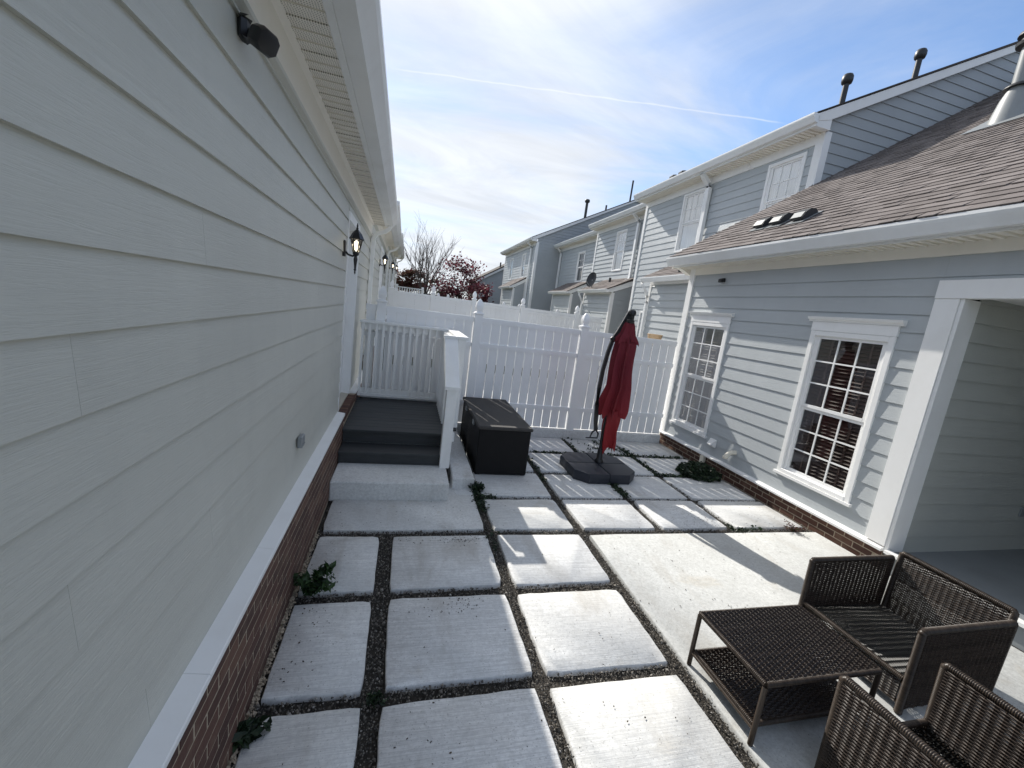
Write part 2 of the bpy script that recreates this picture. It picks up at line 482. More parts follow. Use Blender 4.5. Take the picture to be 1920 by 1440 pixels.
# ---------------------------------------------------------------- mesh helpers
class MB:
    def __init__(self):
        self.v, self.f = [], []
    def add(self, vs, fs):
        n = len(self.v)
        self.v.extend(tuple(p) for p in vs)
        self.f.extend(tuple(i+n for i in f) for f in fs)
        return self
    def hexa(self, p):      # 8 points: bottom ring 0-3, top ring 4-7 (ccw from above)
        return self.add(p, [(3, 2, 1, 0), (4, 5, 6, 7), (0, 1, 5, 4), (1, 2, 6, 5), (2, 3, 7, 6), (3, 0, 4, 7)])
    def box(self, x0, x1, y0, y1, z0, z1):
        return self.hexa([(x0, y0, z0), (x1, y0, z0), (x1, y1, z0), (x0, y1, z0), (x0, y0, z1), (x1, y0, z1), (x1, y1, z1), (x0, y1, z1)])
    def cbox(self, x0, x1, y0, y1, z0, z1, c=0.006):   # box with chamfered vertical and top edges
        def ring(i, z):
            return [(x0+i, y0+i+c, z), (x0+i+c, y0+i, z), (x1-i-c, y0+i, z), (x1-i, y0+i+c, z), (x1-i, y1-i-c, z), (x1-i-c, y1-i, z), (x0+i+c, y1-i, z), (x0+i, y1-i-c, z)]
        return self.loft([ring(0, z0), ring(0, z1-c), ring(c, z1)])
    def prism(self, poly, axis, a, b):   # poly in the two other axes, in order (x,y,z minus axis)
        n = len(poly)
        def pt(p, t):
            return {'x': (t, p[0], p[1]), 'y': (p[0], t, p[1]), 'z': (p[0], p[1], t)}[axis]
        vs = [pt(p, a) for p in poly] + [pt(p, b) for p in poly]
        fs = [tuple(range(n-1, -1, -1)), tuple(range(n, 2*n))] + [(i, (i+1) % n, n+(i+1) % n, n+i) for i in range(n)]
        return self.add(vs, fs)
    def loft(self, rings, caps=True, closed=True):
        n = len(rings[0]); vs = [p for r in rings for p in r]; fs = []
        for k in range(len(rings)-1):
            for i in range(n if closed else n-1):
                j = (i+1) % n
                fs.append((k*n+i, k*n+j, (k+1)*n+j, (k+1)*n+i))
        if caps:
            fs.append(tuple(range(n-1, -1, -1))); fs.append(tuple((len(rings)-1)*n+i for i in range(n)))
        return self.add(vs, fs)
    def tube(self, pts, r, n=8, caps=True):
        pts = [Vector(p) for p in pts]
        rs = r if isinstance(r, (list, tuple)) else [r]*len(pts)
        up = Vector((0, 0, 1)); rings = []
        t0 = (pts[1]-pts[0]).normalized()
        a = t0.cross(up)
        if a.length < 0.05:
            a = t0.cross(Vector((1, 0, 0)))
        a.normalize()
        for i, p in enumerate(pts):
            t = (pts[min(i+1, len(pts)-1)] - pts[max(i-1, 0)])
            t = t.normalized() if t.length > 1e-9 else t0
            a = (a - t*a.dot(t))
            if a.length < 1e-6:
                a = t.orthogonal()
            a.normalize(); bb = t.cross(a)
            rings.append([p + a*(math.cos(2*math.pi*k/n)*rs[i]) + bb*(math.sin(2*math.pi*k/n)*rs[i]) for k in range(n)])
        return self.loft(rings, caps)
    def rtube(self, pts, w, h):   # rectangular tube along points
        pts = [Vector(p) for p in pts]; rings = []
        for i, p in enumerate(pts):
            t = (pts[min(i+1, len(pts)-1)] - pts[max(i-1, 0)]).normalized()
            side = t.cross(Vector((0, 0, 1)))
            side = side.normalized() if side.length > 0.05 else Vector((0, 1, 0))
            u = side.cross(t).normalized()
            rings.append([p+side*w/2+u*h/2, p-side*w/2+u*h/2, p-side*w/2-u*h/2, p+side*w/2-u*h/2])
        return self.loft(rings)
    def lathe(self, c, prof, n=12):   # prof: list of (r, z)
        return self.loft([[(c[0]+r*math.cos(2*math.pi*k/n), c[1]+r*math.sin(2*math.pi*k/n), c[2]+z) for k in range(n)] for r, z in prof])
    def sq(self, c, prof):            # square-section lathe: prof (half, z)
        return self.loft([[(c[0]-h, c[1]-h, c[2]+z), (c[0]+h, c[1]-h, c[2]+z), (c[0]+h, c[1]+h, c[2]+z), (c[0]-h, c[1]+h, c[2]+z)] for h, z in prof])
    def mesh(self, name, mat, smooth=0, bevel=0):
        me = bpy.data.meshes.new(name)
        me.from_pydata([tuple(p) for p in self.v], [], self.f)
        if smooth:
            me.polygons.foreach_set('use_smooth', [True]*len(me.polygons))
            me.set_sharp_from_angle(angle=R_(smooth))
        me.materials.append(mat)
        me.update()
        return me

ORG = {}      # absolute position of each object in its thing's frame
def link(name, me, parent=None, at=(0, 0, 0), kind=None, label=None):
    o = bpy.data.objects.new(name, me)
    COL.objects.link(o)
    at = Vector(at)
    if parent is not None:
        o.parent = parent
        o.location = at - ORG[parent.name]
    else:
        o.location = at
    ORG[o.name] = at
    if kind: o['kind'] = kind
    if label: o['label'] = label
    return o
def part(name, mb, mat, parent, smooth=0, **kw):
    return link(name, mb.mesh(name, M[mat] if isinstance(mat, str) else mat, smooth), parent, **kw)
def bev(o, w=0.004, seg=2):
    b = o.modifiers.new('bevel', 'BEVEL'); b.width = w; b.segments = seg; b.limit_method = 'ANGLE'; b.angle_limit = R_(40)
    return o
TH = R_(0.63)
def thing(name, label, cat, at=(0, 0, 0), group=None, frame=False):
    o = bpy.data.objects.new(name, None)
    COL.objects.link(o)
    o.empty_display_size = 0.2
    ORG[o.name] = Vector(at)
    if frame:               # the left-hand row of houses stands turned by 0.63 degrees
        o.location = Matrix.Rotation(TH, 4, 'Z') @ Vector(at)
        o.rotation_euler = (0, 0, TH)
    else:
        o.location = at
    o['label'] = label; o['category'] = cat
    if group: o['group'] = group
    return o
def tag(o, label, cat, group=None):
    o['label'] = label; o['category'] = cat
    if group: o['group'] = group
    return o
def copy_tree(o, parent=None):
    c = o.copy(); COL.objects.link(c)
    if parent is not None: c.parent = parent
    ORG[c.name] = ORG[o.name].copy()
    for ch in list(o.children): copy_tree(ch, c)
    return c
def raw_mesh(name, v, f, mat, smooth=False):
    me = bpy.data.meshes.new(name)
    me.from_pydata(np.asarray(v).tolist(), [], f if isinstance(f, list) else np.asarray(f).tolist())
    if smooth: me.polygons.foreach_set('use_smooth', [True]*len(me.polygons))
    me.materials.append(M[mat]); me.update()
    return me

# ---------------------------------------------------------------- lap siding
def lap_piece(mb, axis, face, sgn, u0b, u1b, u0t, u1t, z0, z1, t0=0.016, t1=0.004):
    """one lap board on a wall; axis: the direction the board runs; sgn: side it faces"""
    def P(u, n, z):
        return (face+sgn*n, u, z) if axis == 'y' else (u, face+sgn*n, z)
    ps = [P(u0b, 0, z0), P(u1b, 0, z0), P(u1b, t0, z0), P(u0b, t0, z0), P(u0t, 0, z1), P(u1t, 0, z1), P(u1t, t1, z1), P(u0t, t1, z1)]
    flip = (axis == 'y' and sgn > 0) or (axis == 'x' and sgn < 0)
    if not flip:
        pass
    return mb.hexa([ps[i] for i in ((0, 3, 2, 1, 4, 7, 6, 5) if flip else (0, 1, 2, 3, 4, 5, 6, 7))])
def siding(parent, axis, face, sgn, span, z0, z1, mat, expo=0.19, holes=(), joined=False, blen=3.66, z_off=0.0):
    """span(z) -> (u0, u1). Each board becomes a part, or all one lapped part when JOINED."""
    allmb = MB()
    z = z0; k = 0
    while z < z1-0.015:
        zt = min(z+expo, z1)
        a0, b0 = span(z); a1, b1 = span(zt)
        if b0-a0 > 0.03 or b1-a1 > 0.03:
            cuts = []
            segs = [(a0, b0, a1, b1, z, zt)]
            for h in holes:
                if h[3] <= z+0.004 or h[2] >= zt-0.004:
                    continue
                new = []
                for s in segs:
                    sa, sb = min(s[0], s[2]), max(s[1], s[3])
                    if h[1] <= sa or h[0] >= sb:
                        new.append(s); continue
                    if h[0] > sa+0.02: new.append((s[0], h[0], s[2], h[0], s[4], s[5]))
                    if h[1] < sb-0.02: new.append((h[1], s[1], h[1], s[3], s[4], s[5]))
                    ua, ub = max(sa, h[0]), min(sb, h[1])
                    if h[2] > s[4]+0.01: new.append((ua, ub, ua, ub, s[4], h[2]))
                    if h[3] < s[5]-0.01: new.append((ua, ub, ua, ub, h[3], s[5]))
                segs = new
            for s in segs:
                u = min(s[0], s[2])
                joints = []
                if s[1]-s[0] > blen*0.9 and s[0] == s[2] and s[1] == s[3]:
                    j = s[0] + random.uniform(0.35, 1.0)*blen
                    while j < s[1]-0.4:
                        joints.append(j); j += blen
                us = [s[0]] + joints + [s[1]]
                for i in range(len(us)-1):
                    mb = allmb if joined else MB()
                    g = 0.0004
                    first, last = i == 0, i == len(us)-2
                    lap_piece(mb, axis, face, sgn, us[i]+(0 if first else g), us[i+1]-(0 if last else g), (s[2] if first else us[i]+g), (s[3] if last else us[i+1]-g), s[4]-0.012, s[5]+(0.0 if s[5] < zt-0.005 else 0.006), 0.028 if joined else 0.020)
                    if not joined:
                        c = ((us[i]+us[i+1])/2)
                        o = part('siding_board', mb, mat, parent)
        z = zt; k += 1
    if joined:
        part('siding', allmb, mat, parent, kind='stuff')

def gutter_mesh(mb, axis_out, x_in, y0, y1, zt, w=0.13, h=0.14):
    """K-style gutter running along y; axis_out = +1 or -1, the side it faces"""
    s = axis_out
    outer = [(x_in, zt-0.004), (x_in, zt-h), (x_in+s*w*0.55, zt-h), (x_in+s*w*0.66, zt-h*0.80), (x_in+s*w*0.92, zt-h*0.38), (x_in+s*w, zt-h*0.20), (x_in+s*w, zt), (x_in+s*w-s*0.012, zt), (x_in+s*w-s*0.012, zt-0.02)]
    inner = [(x_in+s*w*0.86, zt-h*0.36), (x_in+s*w*0.55, zt-h*0.86), (x_in+s*0.008, zt-h*0.86), (x_in+s*0.008, zt-0.004)]
    poly = outer+inner
    if s < 0: poly = poly[::-1]
    mb.prism(poly, 'y', y0, y1)
    # end caps
    cap = outer[:7]
    if s < 0: cap = cap[::-1]
    mb.prism(cap, 'y', y0-0.003, y0); mb.prism(cap, 'y', y1, y1+0.003)
    return mb

# ---------------------------------------------------------------- windows
def window(parent, face, sgn, y0, y1, z0, z1, crown=True, nx=3, nz=3, fill='blind', lower_grid=True, fine=True):
    """double-hung window in a wall that runs along y and faces sgn*x"""
    def bx(mb, n0, n1, a, b_, c, d):
        xs = sorted((face+sgn*n0, face+sgn*n1)); return mb.box(xs[0], xs[1], a, b_, c, d)
    cw = 0.062 if fine else 0.07
    f = MB()
    bx(f, -0.04, 0.036, y0, y0+cw, z0, z1); bx(f, -0.04, 0.036, y1-cw, y1, z0, z1)
    bx(f, -0.04, 0.034, y0+cw, y1-cw, z1-cw, z1); bx(f, -0.04, 0.04, y0+cw, y1-cw, z0, z0+cw*0.8)
    bx(f, -0.05, 0.012, y0+cw, y0+cw+0.03, z0+cw*0.8, z1-cw); bx(f, -0.05, 0.012, y1-cw-0.03, y1-cw, z0+cw*0.8, z1-cw)
    w = part('window', f, 'trim', parent)
    bev(w, 0.004, 1)
    zi0, zi1 = z0+cw*0.8, z1-cw
    ya, yb = y0+cw+0.03, y1-cw-0.03
    zm = zi0+(zi1-zi0)*0.49
    if crown:
        c = MB()
        bx(c, 0.0, 0.038, y0-0.005, y1+0.005, z1+0.002, z1+0.115)
        prof = [(0.0, z1+0.117), (0.045, z1+0.117), (0.05, z1+0.135), (0.075, z1+0.15), (0.085, z1+0.175), (0.0, z1+0.185)]
        for (a, b_) in ((y0-0.055, y1+0.055),):
            q = [(face+sgn*n, z) for n, z in prof]
            if sgn > 0: q = q[::-1]
            c.prism(q[::-1], 'y', a, b_)
        part('crown', c, 'trim', w)
        s = MB(); bx(s, 0.0, 0.06, y0-0.03, y1+0.03, z0-0.036, z0-0.002)
        part('sill', s, 'trim', w)
    for (za, zb, dpt, grid) in ((zm, zi1, -0.006, True), (zi0, zm-0.004, -0.022, lower_grid)):
        sm = MB()
        rw = 0.035
        bx(sm, dpt-0.018, dpt+0.008, ya, ya+rw, za, zb); bx(sm, dpt-0.018, dpt+0.008, yb-rw, yb, za, zb)
        bx(sm, dpt-0.018, dpt+0.010, ya+rw, yb-rw, za, za+rw*1.1); bx(sm, dpt-0.018, dpt+0.010, ya+rw, yb-rw, zb-rw, zb)
        part('sash', sm, 'trim', w)
        n_x, n_z = (nx, nz) if grid else (1, 1)
        gy0, gy1, gz0, gz1 = ya+rw, yb-rw, za+rw*1.1, zb-rw
        if grid:
            for i in range(1, nx):
                yy = gy0+(gy1-gy0)*i/nx
                mm = MB(); bx(mm, dpt-0.012, dpt+0.003, yy-0.009, yy+0.009, gz0, gz1); part('muntin', mm, 'trim', w)
            for j in range(1, nz):
                zz = gz0+(gz1-gz0)*j/nz
                mm = MB()
                for i in range(nx):
                    e0 = gy0+(gy1-gy0)*i/nx+(0.009 if i else 0); e1 = gy0+(gy1-gy0)*(i+1)/nx-(0.009 if i < nx-1 else 0)
                    bx(mm, dpt-0.012, dpt+0.003, e0, e1, zz-0.009, zz+0.009)
                part('muntin', mm, 'trim', w)
        for i in range(n_x):
            for j in range(n_z):
                pm = MB()
                e = 0.008
                q0, q1 = gy0+(gy1-gy0)*i/n_x, gy0+(gy1-gy0)*(i+1)/n_x
                h0, h1 = gz0+(gz1-gz0)*j/n_z, gz0+(gz1-gz0)*(j+1)/n_z
                tilt = random.uniform(-0.0012, 0.0012)
                xx = face+sgn*(dpt-0.005)
                pm.add([(xx, q0, h0), (xx, q1, h0), (xx+tilt, q1, h1), (xx+tilt, q0, h1)], [(0, 1, 2, 3)])
                part('pane', pm, 'glass', w)
    bl = MB()
    if fill == 'blind':
        z = zi0+0.02
        while z < zi1-0.02:
            bl.prism([(face-sgn*0.055, z), (face-sgn*0.05, z+0.003), (face-sgn*0.085, z+0.040), (face-sgn*0.09, z+0.037)], 'y', ya, yb)
            z += 0.046
        for yy in (ya+0.17, yb-0.17):
            bl.box(face-sgn*0.052-0.002, face-sgn*0.052+0.002, yy-0.012, yy+0.012, zi0, zi1)
        part('blind', bl, 'blind', w, kind='stuff')
        bk = MB(); xs = sorted((face-sgn*0.16, face-sgn*0.17)); bk.box(xs[0], xs[1], ya-0.05, yb+0.05, zi0-0.05, zi1+0.05)
        part('dark_room', bk, 'interior', w)
    else:
        n = 60
        pts = [(face-sgn*(0.07+0.018*math.sin(k*0.9)+0.008*math.sin(k*2.3)), ya+(yb-ya)*k/n) for k in range(n+1)]
        vs = [(p[0], p[1], z) for z in (zi0-0.02, zi1+0.02) for p in pts]
        bl.add(vs, [(k, k+1, n+2+k, n+1+k) for k in range(n)])
        part('curtain', bl, 'curtain', w, smooth=60)
        bk = MB(); xs = sorted((face-sgn*0.16, face-sgn*0.17)); bk.box(xs[0], xs[1], ya-0.05, yb+0.05, zi0-0.05, zi1+0.05)
        part('dark_room', bk, 'interior', w)
    return w

# ---------------------------------------------------------------- ground
gm = MB()
gm.add([(-400, -400, -0.06), (400, -400, -0.06), (400, 7.12, -0.06), (-400, 7.12, -0.06)], [(0, 1, 2, 3)])
lev = [(7.12, 0.02), (13.75, 0.33), (20.2, 0.66), (26.7, 1.0), (33.2, 1.25), (900, 1.25)]
z_prev = -0.06
for (ya, za), (yb, zb) in zip(lev[:-1], lev[1:]):
    gm.add([(-400, ya, z_prev), (400, ya, z_prev), (400, ya, za), (-400, ya, za)], [(0, 1, 2, 3)])
    gm.add([(-400, ya, za), (400, ya, za), (400, yb, za), (-400, yb, za)], [(0, 1, 2, 3)])
    z_prev = za
g = part('ground', gm, 'earth', None); g['kind'] = 'structure'

nb_ = MB(); nb_.box(-0.6, 7.2, 7.25, 13.66, -0.3, 0.06)
o = link('neighbour_patio', nb_.mesh('neighbour_patio', M['slab'])); o['kind'] = 'structure'
# ---------------------------------------------------------------- patio
pm = MB(); pm.add([(-0.72, -2.5, -0.042), (5.2, -2.5, -0.042), (5.2, 7.1, -0.042), (-0.72, 7.1, -0.042)], [(0, 1, 2, 3)])
patio = part('patio', pm, 'soil', None); patio['kind'] = 'structure'
colx = [(-0.605, -0.085), (0.03, 0.935), (1.02, 1.915), (2.015, 2.915), (3.0, 3.895), (3.985, 5.03)]
rowy = [(-0.35, 0.345), (0.435, 1.135), (1.225, 2.0), (2.09, 2.83), (2.94, 3.69), (3.80, 4.475), (4.565, 5.275), (5.375, 6.12), (6.22, 6.97)]
PAV = []
def paver(x0, x1, y0, y1, mat='paver', top=0.0, jit=0.012):
    j = lambda: random.uniform(-jit, jit)
    dz = lambda: random.uniform(-0.004, 0.004)
    c = [(x0+j(), y0+j()), (x1+j(), y0+j()), (x1+j(), y1+j()), (x0+j(), y1+j())]
    ring = []
    n = 9
    for k in range(4):
        a, b_ = c[k], c[(k+1) % 4]
        for i in range(n):
            t = i/n
            w = random.uniform(-0.0035, 0.0035) if i else 0
            dx, dy = b_[0]-a[0], b_[1]-a[1]; ln = math.hypot(dx, dy)
            ring.append([a[0]+dx*t - dy/ln*w, a[1]+dy*t + dx/ln*w])
    cx, cy = (x0+x1)/2, (y0+y1)/2
    # chipped corners
    for k in range(4):
        q = ring[k*n]; f = random.uniform(0.004, 0.02)
        l = math.hypot(q[0]-cx, q[1]-cy); q[0] -= (q[0]-cx)/l*f; q[1] -= (q[1]-cy)/l*f
    h = top+dz()
    inset = [(q[0]-(q[0]-cx)/math.hypot(q[0]-cx, q[1]-cy)*0.009, q[1]-(q[1]-cy)/math.hypot(q[0]-cx, q[1]-cy)*0.009) for q in ring]
    mb = MB()
    rings = [[(q[0]-cx, q[1]-cy, -0.06) for q in ring], [(q[0]-cx, q[1]-cy, h-0.008) for q in ring], [(q[0]-cx, q[1]-cy, h) for q in inset]]
    mb.loft(rings)
    PAV.append((min(c[0][0], c[3][0]), max(c[1][0], c[2][0]), min(c[0][1], c[1][1]), max(c[2][1], c[3][1])))
    return part('paver', mb, mat, patio, smooth=50, at=(cx, cy, 0))
for ri, (ya, yb) in enumerate(rowy):
    for ci, (xa, xb) in enumerate(colx):
        if ci >= 3 and ri <= 4:      # big slab instead
            continue
        if ri == 5 and ci <= 1:
            if ci == 0: paver(-0.615, 0.93, ya, 4.9, 'step')
            continue
        if ri >= 6 and ci == 0: continue
        if ri == 6 and ci == 1: paver(0.70, xb, ya, yb); continue
        if ri > 6 and ci == 1: continue
        paver(xa, xb, ya, yb)
sl1 = paver(2.015, 5.09, -0.6, 3.69, 'slab', 0.002, 0.004)
sl1.name = 'concrete_slab'

# gravel stones in the joints
def in_paver(x, y):
    m_ = np.zeros(len(x), bool)
    for a, b_, c, d in PAV:
        m_ |= (x > a-0.002) & (x < b_+0.002) & (y > c-0.002) & (y < d+0.002)
    return m_
def stones(n, x0, x1, y0, y1, smin, smax, z):
    x = rng.uniform(x0, x1, n); y = rng.uniform(y0, y1, n)
    k = ~in_paver(x, y); x, y = x[k], y[k]
    return x, y, rng.uniform(smin, smax, len(x))*rng.uniform(0.6, 1.2, len(x)), np.full(len(x), z)
xs, ys, ss, zs = [], [], [], []
for args in ((150000, -0.64, 5.1, 0.7, 4.0, 0.0035, 0.0085, -0.022), (50000, -0.64, 5.1, 4.0, 7.0, 0.004, 0.009, -0.022), (2600, -0.64, 5.1, 0.7, 6.0, 0.010, 0.016, -0.018)):
    a = stones(*args); xs.append(a[0]); ys.append(a[1]); ss.append(a[2]); zs.append(a[3])
x, y, s, z = map(np.concatenate, (xs, ys, ss, zs))
n = len(x)
octa = np.array([[1, 0, 0], [0, 1, 0], [-1, 0, 0], [0, -1, 0], [0, 0, 1], [0, 0, -1]], float)
faces = np.array([[0, 1, 4], [1, 2, 4], [2, 3, 4], [3, 0, 4], [1, 0, 5], [2, 1, 5], [3, 2, 5], [0, 3, 5]])
ax = rng.normal(size=(n, 3)); ax /= np.linalg.norm(ax, axis=1)[:, None]
b1 = np.cross(ax, np.array([0.3, 0.5, 0.8])); b1 /= np.linalg.norm(b1, axis=1)[:, None]; b2 = np.cross(ax, b1)
sc3 = rng.uniform(0.55, 1.25, (n, 3))
V = (octa[None, :, 0:1]*sc3[:, None, 0:1]*b1[:, None] + octa[None, :, 1:2]*sc3[:, None, 1:2]*b2[:, None] + octa[None, :, 2:3]*sc3[:, None, 2:3]*ax[:, None])*s[:, None, None]
V += np.stack([x, y, z+rng.uniform(-0.004, 0.012, n)], 1)[:, None]
F = (faces[None]+6*np.arange(n)[:, None, None]).reshape(-1, 3)
link('gravel', raw_mesh('gravel', V.reshape(-1, 3), F, 'gravel'), patio, kind='stuff')

# sandy mortar rubble where the slabs meet the left brick base
n = 1500
y = rng.uniform(0.7, 3.75, n); x = -0.612-0.011*y+np.abs(rng.normal(0, 0.014, n)); s = rng.uniform(0.004, 0.013, n)
ax = rng.normal(size=(n, 3)); ax /= np.linalg.norm(ax, axis=1)[:, None]
b1 = np.cross(ax, np.array([0.3, 0.5, 0.8])); b1 /= np.linalg.norm(b1, axis=1)[:, None]; b2 = np.cross(ax, b1)
sc3 = rng.uniform(0.5, 1.4, (n, 3))
V = (octa[None, :, 0:1]*sc3[:, None, 0:1]*b1[:, None] + octa[None, :, 1:2]*sc3[:, None, 1:2]*b2[:, None] + octa[None, :, 2:3]*sc3[:, None, 2:3]*ax[:, None])*s[:, None, None]
V += np.stack([x, y, -0.02+rng.uniform(0, 0.03, n)], 1)[:, None]
F = (faces[None]+6*np.arange(n)[:, None, None]).reshape(-1, 3)
link('rubble', raw_mesh('rubble', V.reshape(-1, 3), F, 'mortar'), patio, kind='stuff')

# dark debris (mulch bits, seeds) lying on the slabs
def scatter_bits(spec, smin, smax):
    P_ = []
    for cx, cy, sx, sy, n_ in spec:
        P_.append(np.stack([rng.normal(cx, sx, n_), rng.normal(cy, sy, n_)], 1))
    P_ = np.concatenate(P_)
    P_ = P_[in_paver(P_[:, 0], P_[:, 1]) & (P_[:, 0] > -0.6) & (P_[:, 0] < 5.05)]
    n_ = len(P_)
    a = rng.uniform(0, 6.28, n_); l = rng.uniform(smin, smax, n_); w = l*rng.uniform(0.3, 0.8, n_)
    V_ = []
    for i in range(n_):
        ca_, sa_ = math.cos(a[i]), math.sin(a[i])
        for u, v, zz in ((-1, -0.6, 0.006), (0.8, -1, 0.006), (1.1, 0.7, 0.006), (-0.7, 1, 0.006), (0, 0, 0.006+w[i]*0.6)):
            V_.append((P_[i, 0]+ca_*u*l[i]-sa_*v*w[i], P_[i, 1]+sa_*u*l[i]+ca_*v*w[i], zz))
    F_ = []
    for i in range(n_):
        k = 5*i; F_ += [(k, k+1, k+4), (k+1, k+2, k+4), (k+2, k+3, k+4), (k+3, k, k+4)]
    return V_, F_
V_, F_ = scatter_bits([(0.66, 3.61, 0.13, 0.045, 110), (0.15, 3.62, 0.1, 0.04, 20), (0.58, 2.73, 0.12, 0.05, 50), (0.3, 2.68, 0.16, 0.04, 14), (1.5, 2.2, 0.3, 0.25, 26), (1.5, 1.7, 0.35, 0.25, 14), (0.4, 1.7, 0.3, 0.3, 20),
                       (3.6, 4.0, 0.2, 0.15, 120), (4.4, 3.9, 0.3, 0.2, 60), (2.5, 2.8, 0.6, 0.6, 70), (3.5, 2.9, 0.7, 0.5, 60), (-0.45, 2.6, 0.08, 0.5, 60), (-0.5, 3.3, 0.06, 0.3, 40), (0.3, 4.1, 0.5, 0.2, 40), (2.6, 4.9, 0.9, 0.7, 90)], 0.003, 0.0072)
link('debris', raw_mesh('debris', V_, F_, 'debris'), patio, kind='stuff')

# ---------------------------------------------------------------- leaf helpers
def leaf_cloud(name, C, size, mat, up=0.3, long=1.6):
    n_ = len(C)
    C = np.asarray(C, float)
    nrm = rng.normal(size=(n_, 3)); nrm[:, 2] = np.abs(nrm[:, 2])+up; nrm /= np.linalg.norm(nrm, axis=1)[:, None]
    t = np.cross(nrm, rng.normal(size=(n_, 3))); t /= np.linalg.norm(t, axis=1)[:, None]
    b_ = np.cross(nrm, t)
    sz = size*rng.uniform(0.4, 1.5, n_)[:, None]
    v = np.stack([C-t*sz*long*0.5, C+b_*sz*0.45+nrm*sz*0.1, C+t*sz*long*0.5-nrm*sz*0.12, C-b_*sz*0.45+nrm*sz*0.1], 1).reshape(-1, 3)
    f = (np.arange(n_)[:, None]*4+np.array([[0, 1, 2, 3]]))
    return raw_mesh(name, v, f, mat)

# greenery growing in the joints
pts = []
for (xa, ya, xb, yb, n_, w) in [(3.05, 7.0, 3.55, 6.2, 60, 0.04), (3.5, 6.6, 3.0, 6.15, 60, 0.04), (3.0, 6.17, 4.9, 6.17, 500, 0.035), (3.94, 6.5, 3.94, 5.35, 420, 0.035), (3.55, 6.9, 3.94, 6.2, 300, 0.06), (2.96, 6.9, 2.96, 6.2, 120, 0.03),
                                (2.1, 6.17, 2.9, 6.17, 260, 0.03), (1.97, 6.2, 1.97, 5.0, 160, 0.025), (2.96, 5.0, 2.96, 4.6, 260, 0.04), (3.94, 5.33, 4.5, 5.33, 200, 0.035), (0.97, 4.9, 0.97, 4.2, 420, 0.035), (1.0, 4.52, 1.2, 4.52, 80, 0.03),
                                (3.9, 3.75, 4.3, 3.75, 70, 0.03), (3.94, 3.9, 3.94, 3.7, 50, 0.02), (0.97, 3.8, 0.97, 3.4, 40, 0.03)]:
    t = rng.uniform(0, 1, n_)
    pts.append(np.stack([xa+(xb-xa)*t+rng.normal(0, w, n_), ya+(yb-ya)*t+rng.normal(0, w, n_), rng.uniform(-0.02, 0.022, n_)], 1))
link('moss', leaf_cloud('moss', np.concatenate(pts), 0.026, 'leaf_dark', 0.6), patio, kind='stuff')

# ---------------------------------------------------------------- left house row
BRICK_L, BRICK_H, BRICK_D = 0.203, 0.0625, 0.09
brick_me = MB().cbox(-BRICK_D, 0, -BRICK_L/2, BRICK_L/2, 0, BRICK_H, 0.003).mesh('brick', M['brick'])
def brick_wall(parent, face, sgn, y0, y1, z0, courses, ch=0.074, limit=None):
    mw = MB(); xs = sorted((face-sgn*0.0012, face-sgn*0.10)); mw.box(xs[0], xs[1], y0, y1, z0-0.08, z0+courses*ch)
    part('mortar_wall', mw, 'mortar', parent)
    rest = []
    for c in range(courses):
        y = y0 + (0.107 if c % 2 else 0.0) - 0.02
        while y < y1-0.03:
            ya, yb = max(y, y0+0.001), min(y+BRICK_L, y1-0.001)
            if yb-ya > 0.04:
                dx = random.uniform(0.0, 0.0016)
                o = link('brick', brick_me, parent, at=(face+sgn*dx if sgn > 0 else face-dx*1, (ya+yb)/2, z0+c*ch+0.006+random.uniform(-0.001, 0.001)))
                o.scale = (1, (yb-ya)/BRICK_L, 1)
                if sgn < 0: o.rotation_euler = (0, 0, math.pi)
            y += BRICK_L+0.0105

